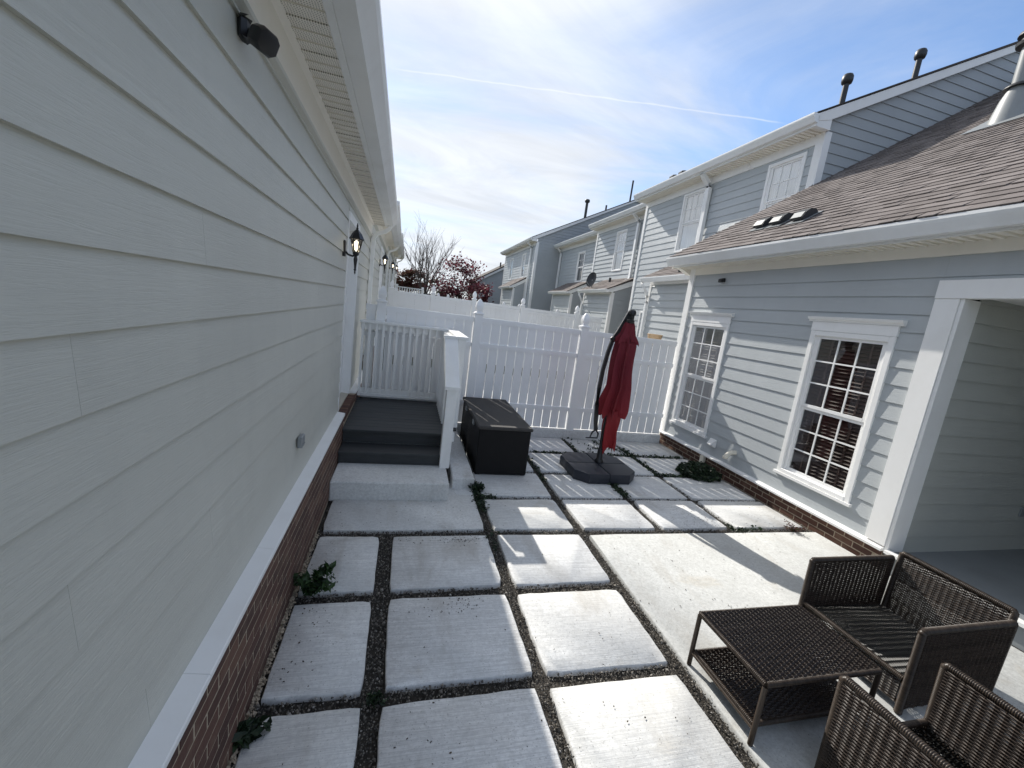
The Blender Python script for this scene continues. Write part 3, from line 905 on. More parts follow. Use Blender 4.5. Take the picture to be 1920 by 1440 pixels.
def left_unit(k, y0, y1, dz, label, near=False):
    t = thing('row_house', label, 'house', (-0.7, y0, dz), 'row houses along the left side', frame=True)
    zs = 3.44+dz
    door0, door1 = 5.40+6.4*k, 6.45+6.4*k
    c = MB(); c.box(-8.0, -0.82, y0, y1, dz-0.1, zs)
    part('wall', c, 'interior', t)
    zb = dz
    if near:
        brick_wall(t, -0.612, 1, y0, 5.335, 0.0, 9)
        brick_wall(t, -0.612, 1, 6.47, y1, 0.0, 9)
        ys_ = [y0, 1.57, 2.40, 5.335]
        for a, b_ in zip(ys_[:-1], ys_[1:]):
            cp = MB().prism([(-0.70, 0.668), (-0.600, 0.668), (-0.598, 0.694), (-0.603, 0.699), (-0.70, 0.714)], 'y', a+0.001, b_-0.001)
            part('ledge_cap', cp, 'trim', t)
        cp = MB().prism([(-0.70, 0.668), (-0.600, 0.668), (-0.598, 0.694), (-0.603, 0.699), (-0.70, 0.714)], 'y', 6.57, y1)
        part('ledge_cap', cp, 'trim', t)
        # brick sill course under the door
        yy = 5.36
        while yy < 6.42:
            rb = MB().cbox(-0.735, -0.605, yy, yy+0.058, 0.58, 0.672, 0.004)
            part('sill_brick', rb, 'brick', t); yy += 0.070
        mw = MB().box(-0.73, -0.615, 5.34, 6.46, 0.0, 0.662); part('sill_mortar', mw, 'mortar', t)
    else:
        bm = MB().box(-0.80, -0.612, y0, y1, dz-0.1, dz+0.66); part('brick_base', bm, 'brick', t)
        cp = MB().prism([(-0.70, 0.668+dz), (-0.600, 0.668+dz), (-0.60, 0.699+dz), (-0.70, 0.714+dz)], 'y', y0, door0-0.1); part('ledge_cap', cp, 'trim', t)
    zb = 0.712+dz
    siding(t, 'y', -0.708, 1, lambda z: (y0, y1-0.02), zb, 3.215+dz, 'siding_y', 0.19, holes=[(door0-0.012, door1+0.115, zb-0.1, 3.10+dz)], joined=(k >= 2))
    sh = MB().box(-0.80, -0.71, y0, door0-0.02, zb-0.05, zs); sh.box(-0.80, -0.71, door1+0.02, y1, zb-0.05, zs); sh.box(-0.80, -0.71, door0-0.02, door1+0.02, 3.05+dz, zs)
    part('sheathing', sh, 'interior', t)
    # door
    d = part('door', MB().box(-0.84, -0.80, door0, door1, 0.70+dz, 3.02+dz), 'trim', t)
    tr = MB(); tr.box(-0.80, -0.690, door0-0.012, door0+0.05, 0.69+dz, 3.09+dz); tr.box(-0.80, -0.685, door1, door1+0.115, 0.69+dz, 3.09+dz); tr.box(-0.80, -0.686, door0+0.05, door1, 3.0+dz, 3.092+dz)
    part('door_trim', tr, 'trim', d)
    part('threshold', MB().prism([(-0.80, 0.668+dz), (-0.70, 0.668+dz), (-0.70, 0.69+dz), (-0.80, 0.70+dz)], 'y', door0+0.05, door1), 'threshold', d)
    kn = MB(); kn.lathe((0, 0, 0), [(0.001, 0), (0.012, 0.002), (0.012, 0.03), (0.028, 0.04), (0.03, 0.06), (0.012, 0.075)], 10)
    ko = part('knob', kn, 'black', d, smooth=50, at=(-0.80, door0+0.12, 1.62+dz)); ko.rotation_euler = (0, R_(90), 0)
    # frieze, moulding, soffit, fascia, gutter
    part('frieze_board', MB().box(-0.708, -0.678, y0, y1, 3.22+dz, zs-0.006), 'cream', t)
    part('frieze_moulding', MB().prism([(-0.70, 3.185+dz), (-0.668, 3.205+dz), (-0.662, 3.218+dz), (-0.70, 3.219+dz)], 'y', y0, y1), 'siding_y', t)
    sf = MB()
    step = 0.100
    yy = y0
    while yy < y1-0.01:
        ye = min(yy+step, y1)
        sf.box(-0.70, -0.45, yy+0.008, ye-0.024, zs, zs+0.006); sf.box(-0.70, -0.45, ye-0.024, ye+0.008 if ye < y1 else ye, zs-0.007, zs+0.002)
        yy = ye
    part('soffit', sf, 'soffit' if near else 'cream', t)
    part('soffit_moulding', MB().prism([(-0.679, zs-0.03), (-0.655, zs-0.012), (-0.645, zs-0.001), (-0.679, zs-0.001)], 'y', y0, y1), 'cream', t)
    part('fascia', MB().box(-0.455, -0.415, y0, y1, zs-0.012, zs+0.15), 'gutter', t)
    gt = gutter_mesh(MB(), 1, -0.414, y0, y1-0.01, zs+0.145, 0.185 if near else 0.18, 0.145)
    part('gutter', gt, 'gutter', t)
    rf = MB().prism([(-0.33, zs+0.14), (-0.33, zs+0.165), (-4.6, zs+2.75), (-8.6, zs+0.3), (-8.6, zs+0.2), (-4.6, zs+2.6)], 'y', y0+0.001, y1)
    part('roof', rf, 'shingle', t)
    # downspout
    ds = MB().rtube([(-0.36, y1-0.09, zs+0.02), (-0.37, y1-0.09, zs-0.05), (-0.44, y1-0.09, zs-0.11), (-0.58, y1-0.09, zs-0.17), (-0.635, y1-0.09, zs-0.25), (-0.64, y1-0.09, zs-0.5), (-0.64, y1-0.09, 0.1+dz)], 0.085, 0.062)
    part('downspout', ds, 'gutter', t, smooth=30)
    return t
h1 = left_unit(0, -1.6, 8.5, 0.0, 'near grey-green lap-sided house wall filling the left side above a brick base', True)
h2 = left_unit(1, 8.5, 14.9, 0.33, 'second grey house down the left row, just past the first downspout')
h3 = left_unit(2, 14.9, 21.3, 0.66, 'third grey house down the left row, beside the second lit lantern')
h4 = left_unit(3, 21.3, 27.7, 1.0, 'farthest grey house of the left row, ending near the red hedge')

# small vent on the left wall
v = MB(); v.cbox(-0.69, -0.655, 3.26, 3.36, 0.99, 1.075, 0.006); v.box(-0.655, -0.650, 3.275, 3.345, 1.005, 1.012)
part('wall_vent', v, 'ventmetal', h1)

# ---------------------------------------------------------------- wall lanterns
def lantern(y, dz, label):
    t = thing('wall_lantern', label, 'wall lamp', (-0.69, y, 2.60+dz), 'black carriage lanterns along the left row', frame=True)
    bx_, bz = -0.565, 2.60+dz
    part('back_plate', MB().cbox(-0.70, -0.672, y-0.045, y+0.045, bz-0.045, bz+0.125, 0.012), 'black', t)
    arm = MB().tube([(-0.675, y, bz+0.01), (-0.645, y, bz-0.02), (-0.60, y, bz-0.03), (bx_, y, bz-0.01)], 0.011, 8)
    part('arm', arm, 'black', t, smooth=50)
    tl = MB().lathe((bx_, y, bz), [(0.002, -0.225), (0.009, -0.21), (0.008, -0.185), (0.016, -0.175), (0.010, -0.165), (0.014, -0.12), (0.022, -0.06), (0.014, -0.025), (0.03, -0.012), (0.036, 0.006), (0.03, 0.018)], 12)
    part('tail', tl, 'black', t, smooth=40)
    n = 6
    fr = MB()
    for i in range(n):
        a = 2*math.pi*i/n
        fr.rtube([(bx_+0.034*math.cos(a), y+0.034*math.sin(a), bz+0.015), (bx_+0.062*math.cos(a), y+0.062*math.sin(a), bz+0.155)], 0.008, 0.008)
    part('cage', fr, 'black', t)
    gl = MB().loft([[(bx_+r*math.cos(2*math.pi*i/n), y+r*math.sin(2*math.pi*i/n), bz+z) for i in range(n)] for r, z in ((0.031, 0.016), (0.059, 0.154))], caps=False)
    part('glass', gl, 'lampglass', t)
    bu = MB().lathe((bx_, y, bz), [(0.004, 0.03), (0.014, 0.04), (0.016, 0.07), (0.026, 0.10), (0.022, 0.125), (0.006, 0.14)], 10)
    part('bulb', bu, 'bulb', t, smooth=60)
    cp = MB().loft([[(bx_+r*math.cos(2*math.pi*i/n), y+r*math.sin(2*math.pi*i/n), bz+z) for i in range(n)] for r, z in ((0.078, 0.150), (0.080, 0.160), (0.066, 0.185), (0.052, 0.215), (0.026, 0.245), (0.010, 0.262), (0.014, 0.272), (0.007, 0.285), (0.010, 0.295), (0.002, 0.33))])
    part('cap', cp, 'black', t)
for i, lab in enumerate(('black lantern nearest the camera, lit beside the door above the deck', 'small lit black lantern beside the second door of the left row', 'tiny black lantern third along the left row of houses', 'tiniest black lantern farthest along the left row')):
    lantern(5.12+6.4*i, 0.33*i, lab)

# ---------------------------------------------------------------- security cameras
t = thing('security_camera', 'black wedge-shaped security camera under the left eave near the top of the photo', 'camera', (-0.69, 2.06, 3.12), frame=True)
part('mount', MB().cbox(-0.70, -0.665, 2.02, 2.10, 3.10, 3.18, 0.02), 'black', t)
part('neck', MB().tube([(-0.67, 2.06, 3.13), (-0.64, 2.04, 3.115)], 0.014, 8), 'black', t, smooth=50)
bd = MB()
dirv = Vector((0.75, -0.35, -0.35)).normalized(); sd = dirv.cross(Vector((0, 0, 1))).normalized(); uu = sd.cross(dirv)
c0 = Vector((-0.645, 2.04, 3.115)); rings = []
for tpos, w, h in ((0.0, 0.012, 0.012), (0.008, 0.03, 0.028), (0.03, 0.046, 0.038), (0.065, 0.052, 0.042), (0.078, 0.046, 0.036), (0.082, 0.03, 0.024)):
    p = c0+dirv*tpos
    rings.append([p+sd*w*a+uu*h*b_ for a, b_ in ((1, -0.6), (0.6, -1), (-0.6, -1), (-1, -0.6), (-1, 0.6), (-0.6, 1), (0.6, 1), (1, 0.6))])
bd.loft(rings)
part('camera_body', bd, 'black', t, smooth=40)

# ---------------------------------------------------------------- deck with steps
t = thing('deck', 'dark grey composite deck landing with two steps below the left door', 'deck', (-0.05, 5.3, 0.2))
def DX(y): return -0.625-0.011*y
ystep = 5.27; i = 0
yb_ = ystep
while yb_ < 6.97:
    ye = min(yb_+0.138, 6.985)
    part('deck_board', MB().cbox(DX(yb_)+0.012, 0.60, yb_-(0.03 if i == 0 else 0), ye-0.005, 0.492, 0.522+random.uniform(-0.001, 0.001), 0.004), 'deck', t)
    yb_ = ye; i += 1
part('riser', MB().box(DX(5.3)+0.02, 0.56, 5.285, 5.31, 0.345, 0.490), 'deck', t)
part('tread', MB().cbox(DX(5)+0.016, 0.57, 4.93, 5.284, 0.315, 0.343, 0.005), 'deck', t)
part('riser', MB().box(DX(5)+0.022, 0.55, 4.955, 4.978, 0.20, 0.314), 'deck', t)
fr = MB(); fr.box(DX(5.3)+0.03, 0.56, 5.312, 5.35, 0.0, 0.49); fr.box(0.56, 0.60, 5.32, 6.98, -0.03, 0.49); fr.box(0.50, 0.58, 6.8, 6.9, -0.04, 0.3)
part('joist_frame', fr, 'rail', t)
sk = MB(); sk.box(0.602, 0.76, 5.50, 5.72, 0.485, 0.515)
part('tread_end', sk, 'deck', t)
br = MB(); br.cbox(0.605, 0.735, 5.42, 5.70, 0.36, 0.48, 0.01); br.cbox(0.605, 0.69, 5.36, 5.66, 0.20, 0.358, 0.01)
part('bracket', br, 'rail', t)

cs_ = MB()
o = link('concrete_step', MB().cbox(-0.63, 0.63, -0.27, 0.27, -0.02, 0.2, 0.012).mesh('concrete_step', M['step']), None, at=(-0.03, 4.69, 0)); tag(o, 'long weathered concrete step in front of the dark deck steps', 'step')
o = link('concrete_block', MB().cbox(-0.135, 0.135, -1.1, 1.1, -0.04, 0.14, 0.012).mesh('concrete_block', M['step']), None, at=(0.81, 5.83, 0)); tag(o, 'low concrete block running between the deck and the black storage box', 'concrete block')

# ---------------------------------------------------------------- railing
t = thing('deck_railing', 'white wooden railing with balusters round the back and side of the deck', 'railing', (0.0, 6.9, 0.52))
yr = 6.93
part('top_rail', MB().cbox(DX(yr)-0.01, 0.70, yr-0.075, yr+0.065, 1.735, 1.775, 0.005), 'rail', t)
part('upper_rail', MB().box(DX(yr)+0.0, 0.64, yr-0.018, yr+0.022, 1.64, 1.733), 'rail', t)
part('lower_rail', MB().box(DX(yr)+0.0, 0.60, yr-0.018, yr+0.022, 0.60, 0.69), 'rail', t)
part('lower_cap', MB().box(DX(yr)+0.0, 0.60, yr-0.07, yr-0.045, 0.575, 0.62), 'rail', t)
balm = MB().box(-0.019, 0.019, -0.019, 0.019, 0.60, 1.733).mesh('baluster', M['rail'])
nb = 13
for i in range(nb):
    xx = DX(yr)+0.035+(0.57-(DX(yr)+0.035))*i/(nb-1)
    link('baluster', balm, t, at=(xx, yr-0.039, 0))
part('corner_post', MB().cbox(0.665, 0.775, 5.56, 5.69, 0.52, 1.735, 0.004), 'rail', t)
part('corner_post', MB().cbox(0.62, 0.73, 6.86, 6.97, 0.30, 1.734, 0.004), 'rail', t)
part('side_cap', MB().cbox(0.635, 0.805, 5.55, 6.85, 1.737, 1.776, 0.005), 'rail', t)
part('end_cap', MB().cbox(0.475, 0.634, 5.55, 5.625, 1.736, 1.775, 0.004), 'rail', t)
part('side_rail', MB().box(0.60, 0.64, 5.69, 6.86, 1.62, 1.735), 'rail', t)
part('side_lower_rail', MB().box(0.60, 0.64, 5.69, 6.86, 0.60, 0.68), 'rail', t)
sbal = MB().box(-0.018, 0.018, -0.018, 0.018, 0.52, 1.734).mesh('baluster_side', M['rail'])
for i in range(9):
    link('baluster', sbal, t, at=(0.582, 5.72+0.128*i, 0))
hr = MB(); hr.hexa([(0.49, 4.86, 1.185), (0.66, 4.86, 1.185), (0.66, 5.56, 1.70), (0.49, 5.56, 1.70), (0.49, 4.86, 1.225), (0.66, 4.86, 1.225), (0.66, 5.56, 1.738), (0.49, 5.56, 1.738)])
part('handrail', hr, 'rail', t)
part('newel_post', MB().cbox(0.515, 0.635, 4.88, 5.0, 0.20, 1.20, 0.004), 'rail', t)
for i, yy in enumerate((5.10, 5.22, 5.34, 5.46)):
    b_ = MB().box(0.565, 0.60, yy-0.018, yy+0.018, 0.345 if yy < 5.27 else 0.52, 1.20+(yy-4.88)*0.735-0.02); part('baluster', b_, 'rail', t)
sk = MB().hexa([(0.60, 4.99, 0.25), (0.632, 4.99, 0.25), (0.632, 5.5, 0.52), (0.60, 5.5, 0.52), (0.60, 4.99, 0.36), (0.632, 4.99, 0.36), (0.632, 5.5, 0.66), (0.60, 5.5, 0.66)])
part('stringer', sk, 'rail', t)

# ---------------------------------------------------------------- storage box
t = thing('storage_box', 'black wicker-look resin storage box with flat grey-brown lid beside the deck', 'storage box', (1.37, 6.0, 0))
part('box_body', MB().cbox(1.02, 1.735, 5.18, 6.86, 0.012, 0.635, 0.012), 'boxweave', t)
part('lid', MB().cbox(1.0, 1.755, 5.16, 6.88, 0.636, 0.678, 0.014), 'boxlid', t)
for yy in (5.6, 6.35):
    part('hinge', MB().cbox(0.992, 1.018, yy-0.05, yy+0.05, 0.58, 0.64, 0.005), 'ventmetal', t)
for xx in (1.06, 1.69):
    for yy in (5.22, 6.8):
        part('foot', MB().box(xx-0.03, xx+0.03, yy-0.03, yy+0.03, 0.0, 0.011), 'black', t)

# ---------------------------------------------------------------- fences
def fence_cap(mb, c, w=0.068):
    return mb.sq(c, [(w*0.96, 0.0), (w*1.22, 0.012), (w*1.22, 0.030), (w*0.58, 0.048), (w*0.58, 0.064), (w*0.82, 0.09), (w*0.92, 0.125), (w*0.88, 0.165), (w*0.70, 0.205), (w*0.42, 0.24), (w*0.16, 0.262), (0.002, 0.266)])
capme = fence_cap(MB(), (0, 0, 0)).mesh('post_cap', M['vinyl'])
def fence(label, group, y, zb, zt, posts, x0, x1, mat='vinyl', pick=0.152, gap=0.0135, mids=(1.57, 0.56), caps=None, fine=True):
    t = thing('fence', label, 'fence', ((x0+x1)/2, y, zb), group)
    ph = 0.068
    for i, p in enumerate(posts):
        po = part('fence_post', MB().box(p-ph, p+ph, y-ph, y+ph, zb-0.05, zt+0.04), mat, t)
        c = link('post_cap', capme, po, at=(p, y, zt+0.04))
    edges = [x0]+list(posts)+[x1]
    bays = []
    xs_ = sorted(set([x0]+[p for p in posts]+[x1]))
    for a, b_ in zip(xs_[:-1], xs_[1:]):
        a2 = a+(ph if a in posts else 0); b2 = b_-(ph if b_ in posts else 0)
        if b2-a2 > 0.1: bays.append((a2, b2))
    for a, b_ in bays:
        part('top_rail', MB().cbox(a+0.001, b_-0.001, y-0.026, y+0.026, zt-0.085, zt, 0.005), mat, t)
        for mz in mids:
            part('rail', MB().cbox(a+0.001, b_-0.001, y-0.030, y+0.024, zb+mz-0.04-(0.18 if fine else 0), zb+mz+0.035-(0.18 if fine else 0), 0.005), mat, t)
        n_ = max(1, round((b_-a)/(pick+gap)))
        pw = (b_-a-gap*(n_+1))/n_
        me = MB().box(-pw/2, pw/2, -0.006, 0.006, zb+0.004, zt-0.04).mesh('picket', M[mat])
        for k in range(n_):
            o = link('picket', me, t, at=(a+gap+pw/2+k*(pw+gap), y+random.uniform(-0.0015, 0.0015), 0))
    return t
fence('white vinyl picket privacy fence across the end of the patio, behind the red umbrella', 'white fences between the yards', 7.06, 0.17, 2.025, (-0.42, 1.14, 3.08), -0.66, 5.03)
fence('second white vinyl fence, seen just above the top of the nearest fence', 'white fences between the yards', 13.72, 0.33, 2.36, (-0.56, 0.70, 2.02, 3.66, 5.62), -0.7, 6.6, 'vinyl2', 0.15, 0.010, (1.9,), None, False)
fence('third white fence, only its small post finials showing above the second', 'white fences between the yards', 20.15, 0.66, 2.28, (-0.65, 1.27, 1.72, 4.42, 5.2, 7.2), -0.8, 7.6, 'vinyl2', 0.15, 0.010, (1.2,), None, False)
o = link('kerb', MB().cbox(-3.6, 2.05, -0.11, 0.11, -0.05, 0.165, 0.015).mesh('kerb', M['step']), None, at=(2.98, 7.10, 0)); o['kind'] = 'structure'
tk = o

# deck railing far down the left row
t = thing('far_railing', 'small white railing far off below the bare tree', 'railing', (0.0, 27.2, 1.0))
part('top_rail', MB().box(-0.85, 0.75, 27.1, 27.2, 2.74, 2.80), 'vinyl2', t)
part('lower_rail', MB().box(-0.85, 0.75, 27.12, 27.18, 2.36, 2.42), 'vinyl2', t)
fb = MB().box(-0.03, 0.03, -0.025, 0.025, 1.0, 2.74).mesh('far_baluster', M['vinyl2'])
for i in range(11): link('baluster', fb, t, at=(-0.8+0.148*i, 27.15, 0))
for xx in (-0.83, 0.72): part('railing_post', MB().box(xx-0.07, xx+0.07, 27.21, 27.33, 1.0, 2.92), 'vinyl2', t)

# ---------------------------------------------------------------- right-hand wing (single storey)
t = thing('house_wing', 'single-storey grey-sided house wing with two grid windows and brown shingle roof on the right', 'house', (5.14, 5.0, 0))
wing = t
XF = 5.14
brick_wall(t, 5.115, -1, 2.98, 7.16, -0.025, 3, 0.073)
for a, b_ in ((2.965, 4.9), (4.9, 6.6), (6.6, 7.17)):
    part('ledge_cap', MB().prism([(5.15, 0.198), (5.055, 0.198), (5.052, 0.224), (5.06, 0.232), (5.15, 0.248)][::-1], 'y', a+0.001, b_-0.001), 'trim', t)
w1h = (5.895, 6.875, 0.515, 2.44); w2h = (3.425, 4.425, 0.515, 2.455)
siding(t, 'y', XF, -1, lambda z: (3.165, 7.025), 0.25, 3.285, 'siding_ry', 0.1895, holes=[(w1h[0], w1h[1], w1h[2], w1h[3]), (w2h[0], w2h[1], w2h[2], w2h[3])], blen=4.5)
window(t, XF, -1, *w1h); window(t, XF, -1, *w2h)
ct = MB(); ct.box(5.10, 5.16, 7.027, 7.17, 0.25, 3.40); ct.box(5.161, 5.30, 7.12, 7.172, 0.25, 3.40)
part('corner_trim', ct, 'trim', t)
cw_ = MB(); cw_.box(5.34, 9.5, 2.95, 7.12, -0.05, 3.5); cw_.box(5.165, 5.34, 7.0, 7.118, 0.0, 3.42); cw_.box(5.165, 5.34, 2.99, 3.15, 0.0, 3.42); cw_.box(5.165, 5.34, 3.15, 7.0, 3.0, 3.42); cw_.box(5.165, 5.34, 3.15, 7.0, 0.0, 0.4)
part('wall', cw_, 'interior', t)
# gable end beyond the fence: triangle under the roof
gb = MB().prism([(5.16, 3.42), (9.5, 3.42), (9.5, 6.3), (5.16, 3.55)], 'y', 7.0, 7.12)
part('gable_wall', gb, 'siding_rx', t)
part('frieze_board', MB().box(5.105, 5.158, -0.6, 7.17, 3.288, 3.412), 'cream', t)
sf = MB(); yy = -0.6
while yy < 7.3:
    sf.box(4.845, 5.155, yy+0.008, yy+0.076, 3.414, 3.42); sf.box(4.845, 5.155, yy+0.076, yy+0.108, 3.396, 3.416); yy += 0.10
part('soffit', sf, 'cream', t)
part('fascia', MB().box(4.81, 4.846, -0.6, 7.30, 3.40, 3.575), 'gutter', t)
part('gutter', gutter_mesh(MB(), -1, 4.808, -0.6, 7.40, 3.572, 0.125, 0.15), 'gutter', t)
# eave return at the far corner
part('eave_return', MB().prism([(4.83, 3.412), (5.16, 3.412), (5.16, 3.30), (5.10, 3.30)], 'y', 7.175, 7.29), 'cream', t)
# roof
SL = 0.636; XE, ZE = 4.70, 3.585
cosr = 1/math.sqrt(1+SL*SL); sinr = SL*cosr
rd = MB().prism([(XE+0.01, ZE-0.012), (12.6, ZE-0.012+SL*(12.6-XE-0.01)), (12.6, ZE-0.13+SL*(12.6-XE)), (XE+0.14, ZE-0.09+0.0), (XE+0.02, ZE-0.05)], 'y', -0.6, 7.30)
roof = part('roof', rd, 'shingle_dark', t)
part('rake_board', MB().prism([(4.84, 3.50), (12.5, 3.50+SL*(12.5-4.84)-0.02), (12.5, 3.32+SL*(12.5-4.84)), (4.98, 3.40)], 'y', 7.18, 7.285), 'trim', t)
def shingle_geo(mb, s0, y0, y1, lift, skew, th):
    L0, L1 = s0, s0+0.192
    n0 = 0.013+lift
    def P(sv, y, n_): return (XE+sv*cosr-n_*sinr, y, ZE+sv*sinr+n_*cosr)
    ps = []
    a0, a1 = y0+skew, y1-skew*0.6
    return mb.hexa([P(L0, a0, n0-th), P(L0, a1, n0-th), P(L1, y1, -0.004), P(L1, y0, -0.004), P(L0, a0, n0), P(L0, a1, n0), P(L1, y1, 0.002), P(L1, y0, 0.002)])
rest = MB(); cnt = 0
row = 0; s = -0.02
while s < 9.3:
    y = 7.30; 
    xr = XE+s*cosr
    ymin = 1.2 if row < 14 else max(1.2, 2.0)
    yoff = random.uniform(0, 0.25)
    first = True
    while y > ymin:
        w = random.uniform(0.14, 0.30)
        if first: w = yoff+0.05; first = False
        ya = max(ymin, y-w)
        lift = random.choice((0.0, 0.001, 0.005, 0.006))
        skew = random.uniform(0.010, 0.030) if lift > 0.002 else 0.002
        if cnt < 300 and y > 1.8:
            mb = MB(); shingle_geo(mb, s+random.uniform(-0.004, 0.004), ya, y, lift, skew, 0.011)
            part('shingle', mb, 'shingle', roof); cnt += 1
        else:
            shingle_geo(rest, s+random.uniform(-0.004, 0.004), ya, y, lift, skew, 0.011)
        y = ya
    s += 0.150; row += 1
part('shingles', rest, 'shingle', roof, kind='stuff')
def onroof(x, n_=0.0): return ZE+SL*(x-XE)+n_
# roof vents
for (x_, y_) in ((5.42, 5.94), (5.42, 5.62), (5.40, 5.22)):
    vm = MB()
    prof = [(0.0, 0.0), (-0.13, 0.02), (-0.14, 0.06), (-0.05, 0.10), (0.05, 0.11), (0.13, 0.06), (0.14, 0.0)]
    hx = [(x_+a*cosr-b_*sinr, onroof(x_, 0.02)+a*sinr+b_*cosr) for a, b_ in prof]
    vm.prism(hx[::-1], 'y', y_-0.10, y_+0.10)
    vo = part('roof_vent', vm, 'vent_dark', t)
    fl = MB(); q = [(x_+a*cosr-b_*sinr, onroof(x_)+a*sinr+b_*cosr) for a, b_ in ((-0.2, 0.026), (0.2, 0.026), (0.2, 0.020), (-0.2, 0.020))]
    fl.prism(q, 'y', y_-0.14, y_+0.14); part('flashing', fl, 'ventmetal', vo)
    lv = MB(); hx2 = [(x_+a*cosr-b_*sinr, onroof(x_, 0.02)+a*sinr+b_*cosr) for a, b_ in ((-0.139, 0.062), (-0.05, 0.104), (-0.052, 0.108), (-0.144, 0.066))]
    lv.prism(hx2, 'y', y_-0.085, y_+0.085); part('louvre', lv, 'ventmetal', vo)
# flue with cone flashing
fx, fy = 8.5, 5.02; fz = onroof(fx)
vm = MB().lathe((fx, fy, fz), [(0.27, -0.25), (0.235, -0.05), (0.17, 0.25), (0.115, 0.40)], 20)
fo = part('flue_flashing', vm, 'ventmetal', t, smooth=40)
part('flue_pipe', MB().lathe((fx, fy, fz), [(0.10, 0.35), (0.10, 0.98)], 20), 'ventmetal', fo, smooth=40)
part('storm_collar', MB().lathe((fx, fy, fz), [(0.17, 0.40), (0.165, 0.42), (0.11, 0.46)], 20), 'vent_dark', fo, smooth=40)
part('flue_cap', MB().lathe((fx, fy, fz), [(0.12, 0.96), (0.17, 0.98), (0.18, 1.02), (0.13, 1.05), (0.13, 1.10), (0.18, 1.12), (0.17, 1.16), (0.06, 1.24), (0.01, 1.25)], 20), 'vent_dark', fo, smooth=40)
fl = MB(); q = [(fx+a*cosr-b_*sinr, fz+a*sinr+b_*cosr) for a, b_ in ((-0.42, 0.028), (0.3, 0.028), (0.3, 0.022), (-0.42, 0.022))]
fl.prism(q, 'y', fy-0.36, fy+0.36); part('flue_base', fl, 'ventmetal', fo)
# plumbing stack near the eave corner
part('vent_stack', MB().lathe((5.0, 7.36, 3.35), [(0.035, 0.0), (0.035, 0.42)], 10), 'vent_dark', t, smooth=50)
# porch opening
cs2 = MB(); cs2.box(5.085, 5.165, 2.965, 3.163, 0.255, 2.862)
part('porch_casing', cs2, 'trim', t)
cj = MB(); cj.box(5.10, 5.32, 2.93, 2.963, 0.205, 2.862)
part('porch_jamb', cj, 'trim', t)
part('porch_header', MB().box(5.075, 5.165, -0.6, 3.163, 2.864, 3.04), 'trim', t)
part('porch_header_soffit', MB().box(5.166, 5.40, -0.6, 2.93, 2.90, 3.40), 'trim', t)
siding(t, 'y', XF, -1, lambda z: (-0.6, 3.164), 3.045, 3.0925, 'siding_ry', 0.19, blen=9)
siding(t, 'y', XF, -1, lambda z: (-0.6, 3.164), 3.0925, 3.285, 'siding_ry', 0.1895, blen=9)
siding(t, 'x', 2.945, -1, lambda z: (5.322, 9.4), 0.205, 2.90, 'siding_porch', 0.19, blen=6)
part('porch_floor', MB().box(5.10, 9.5, -0.7, 2.945, 0.0, 0.20), 'porchfloor', t)
part('porch_edge', MB().box(5.045, 5.13, -0.7, 2.93, 0.2025, 0.232), 'trim', t)
part('porch_ceiling', MB().box(5.40, 9.5, -0.7, 2.944, 2.90, 2.96), 'trim', t)
part('porch_back_wall', MB().box(9.4, 9.6, -0.7, 2.94, 0.2, 2.9), 'siding_ry', t)
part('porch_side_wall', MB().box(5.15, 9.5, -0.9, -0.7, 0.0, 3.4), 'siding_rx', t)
brick_wall(t, 5.115, -1, -0.6, 2.93, -0.025, 3, 0.073)
ou = MB().cbox(7.0, 7.08, 2.918, 2.944, 0.62, 0.74, 0.004); part('outlet_cover', ou, 'galv', t)
# services on the wall
pv = MB().tube([(5.13, 5.20, 0.47), (5.06, 5.20, 0.47), (5.02, 5.205, 0.455), (4.99, 5.215, 0.415), (4.975, 5.22, 0.37)], 0.036, 14)
dp = part('drain_elbow', pv, 'pvc', t, smooth=50)
part('pipe_mouth', MB().lathe((4.974, 5.2205, 0.364), [(0.04, 0.0), (0.041, 0.035)], 14), 'pvc', dp, smooth=50)
vh = MB().cbox(5.085, 5.13, 5.62, 5.76, 0.40, 0.53, 0.01); vh.prism([(5.085, 0.42), (5.085, 0.52), (5.03, 0.44)], 'y', 5.64, 5.74)
part('vent_hood', vh, 'trim', t)
part('foundation_vent', MB().cbox(5.06, 5.12, 5.77, 5.87, 0.06, 0.19, 0.012), 'pvc', t)
t2 = thing('eave_camera', 'tiny black box camera under the right wing eave', 'camera', (5.10, 6.25, 3.16))
part('mount', MB().cbox(5.09, 5.128, 6.22, 6.30, 3.135, 3.20, 0.006), 'black', t2)
part('camera_body', MB().cbox(5.03, 5.089, 6.21, 6.29, 3.125, 3.185, 0.012), 'black', t2)

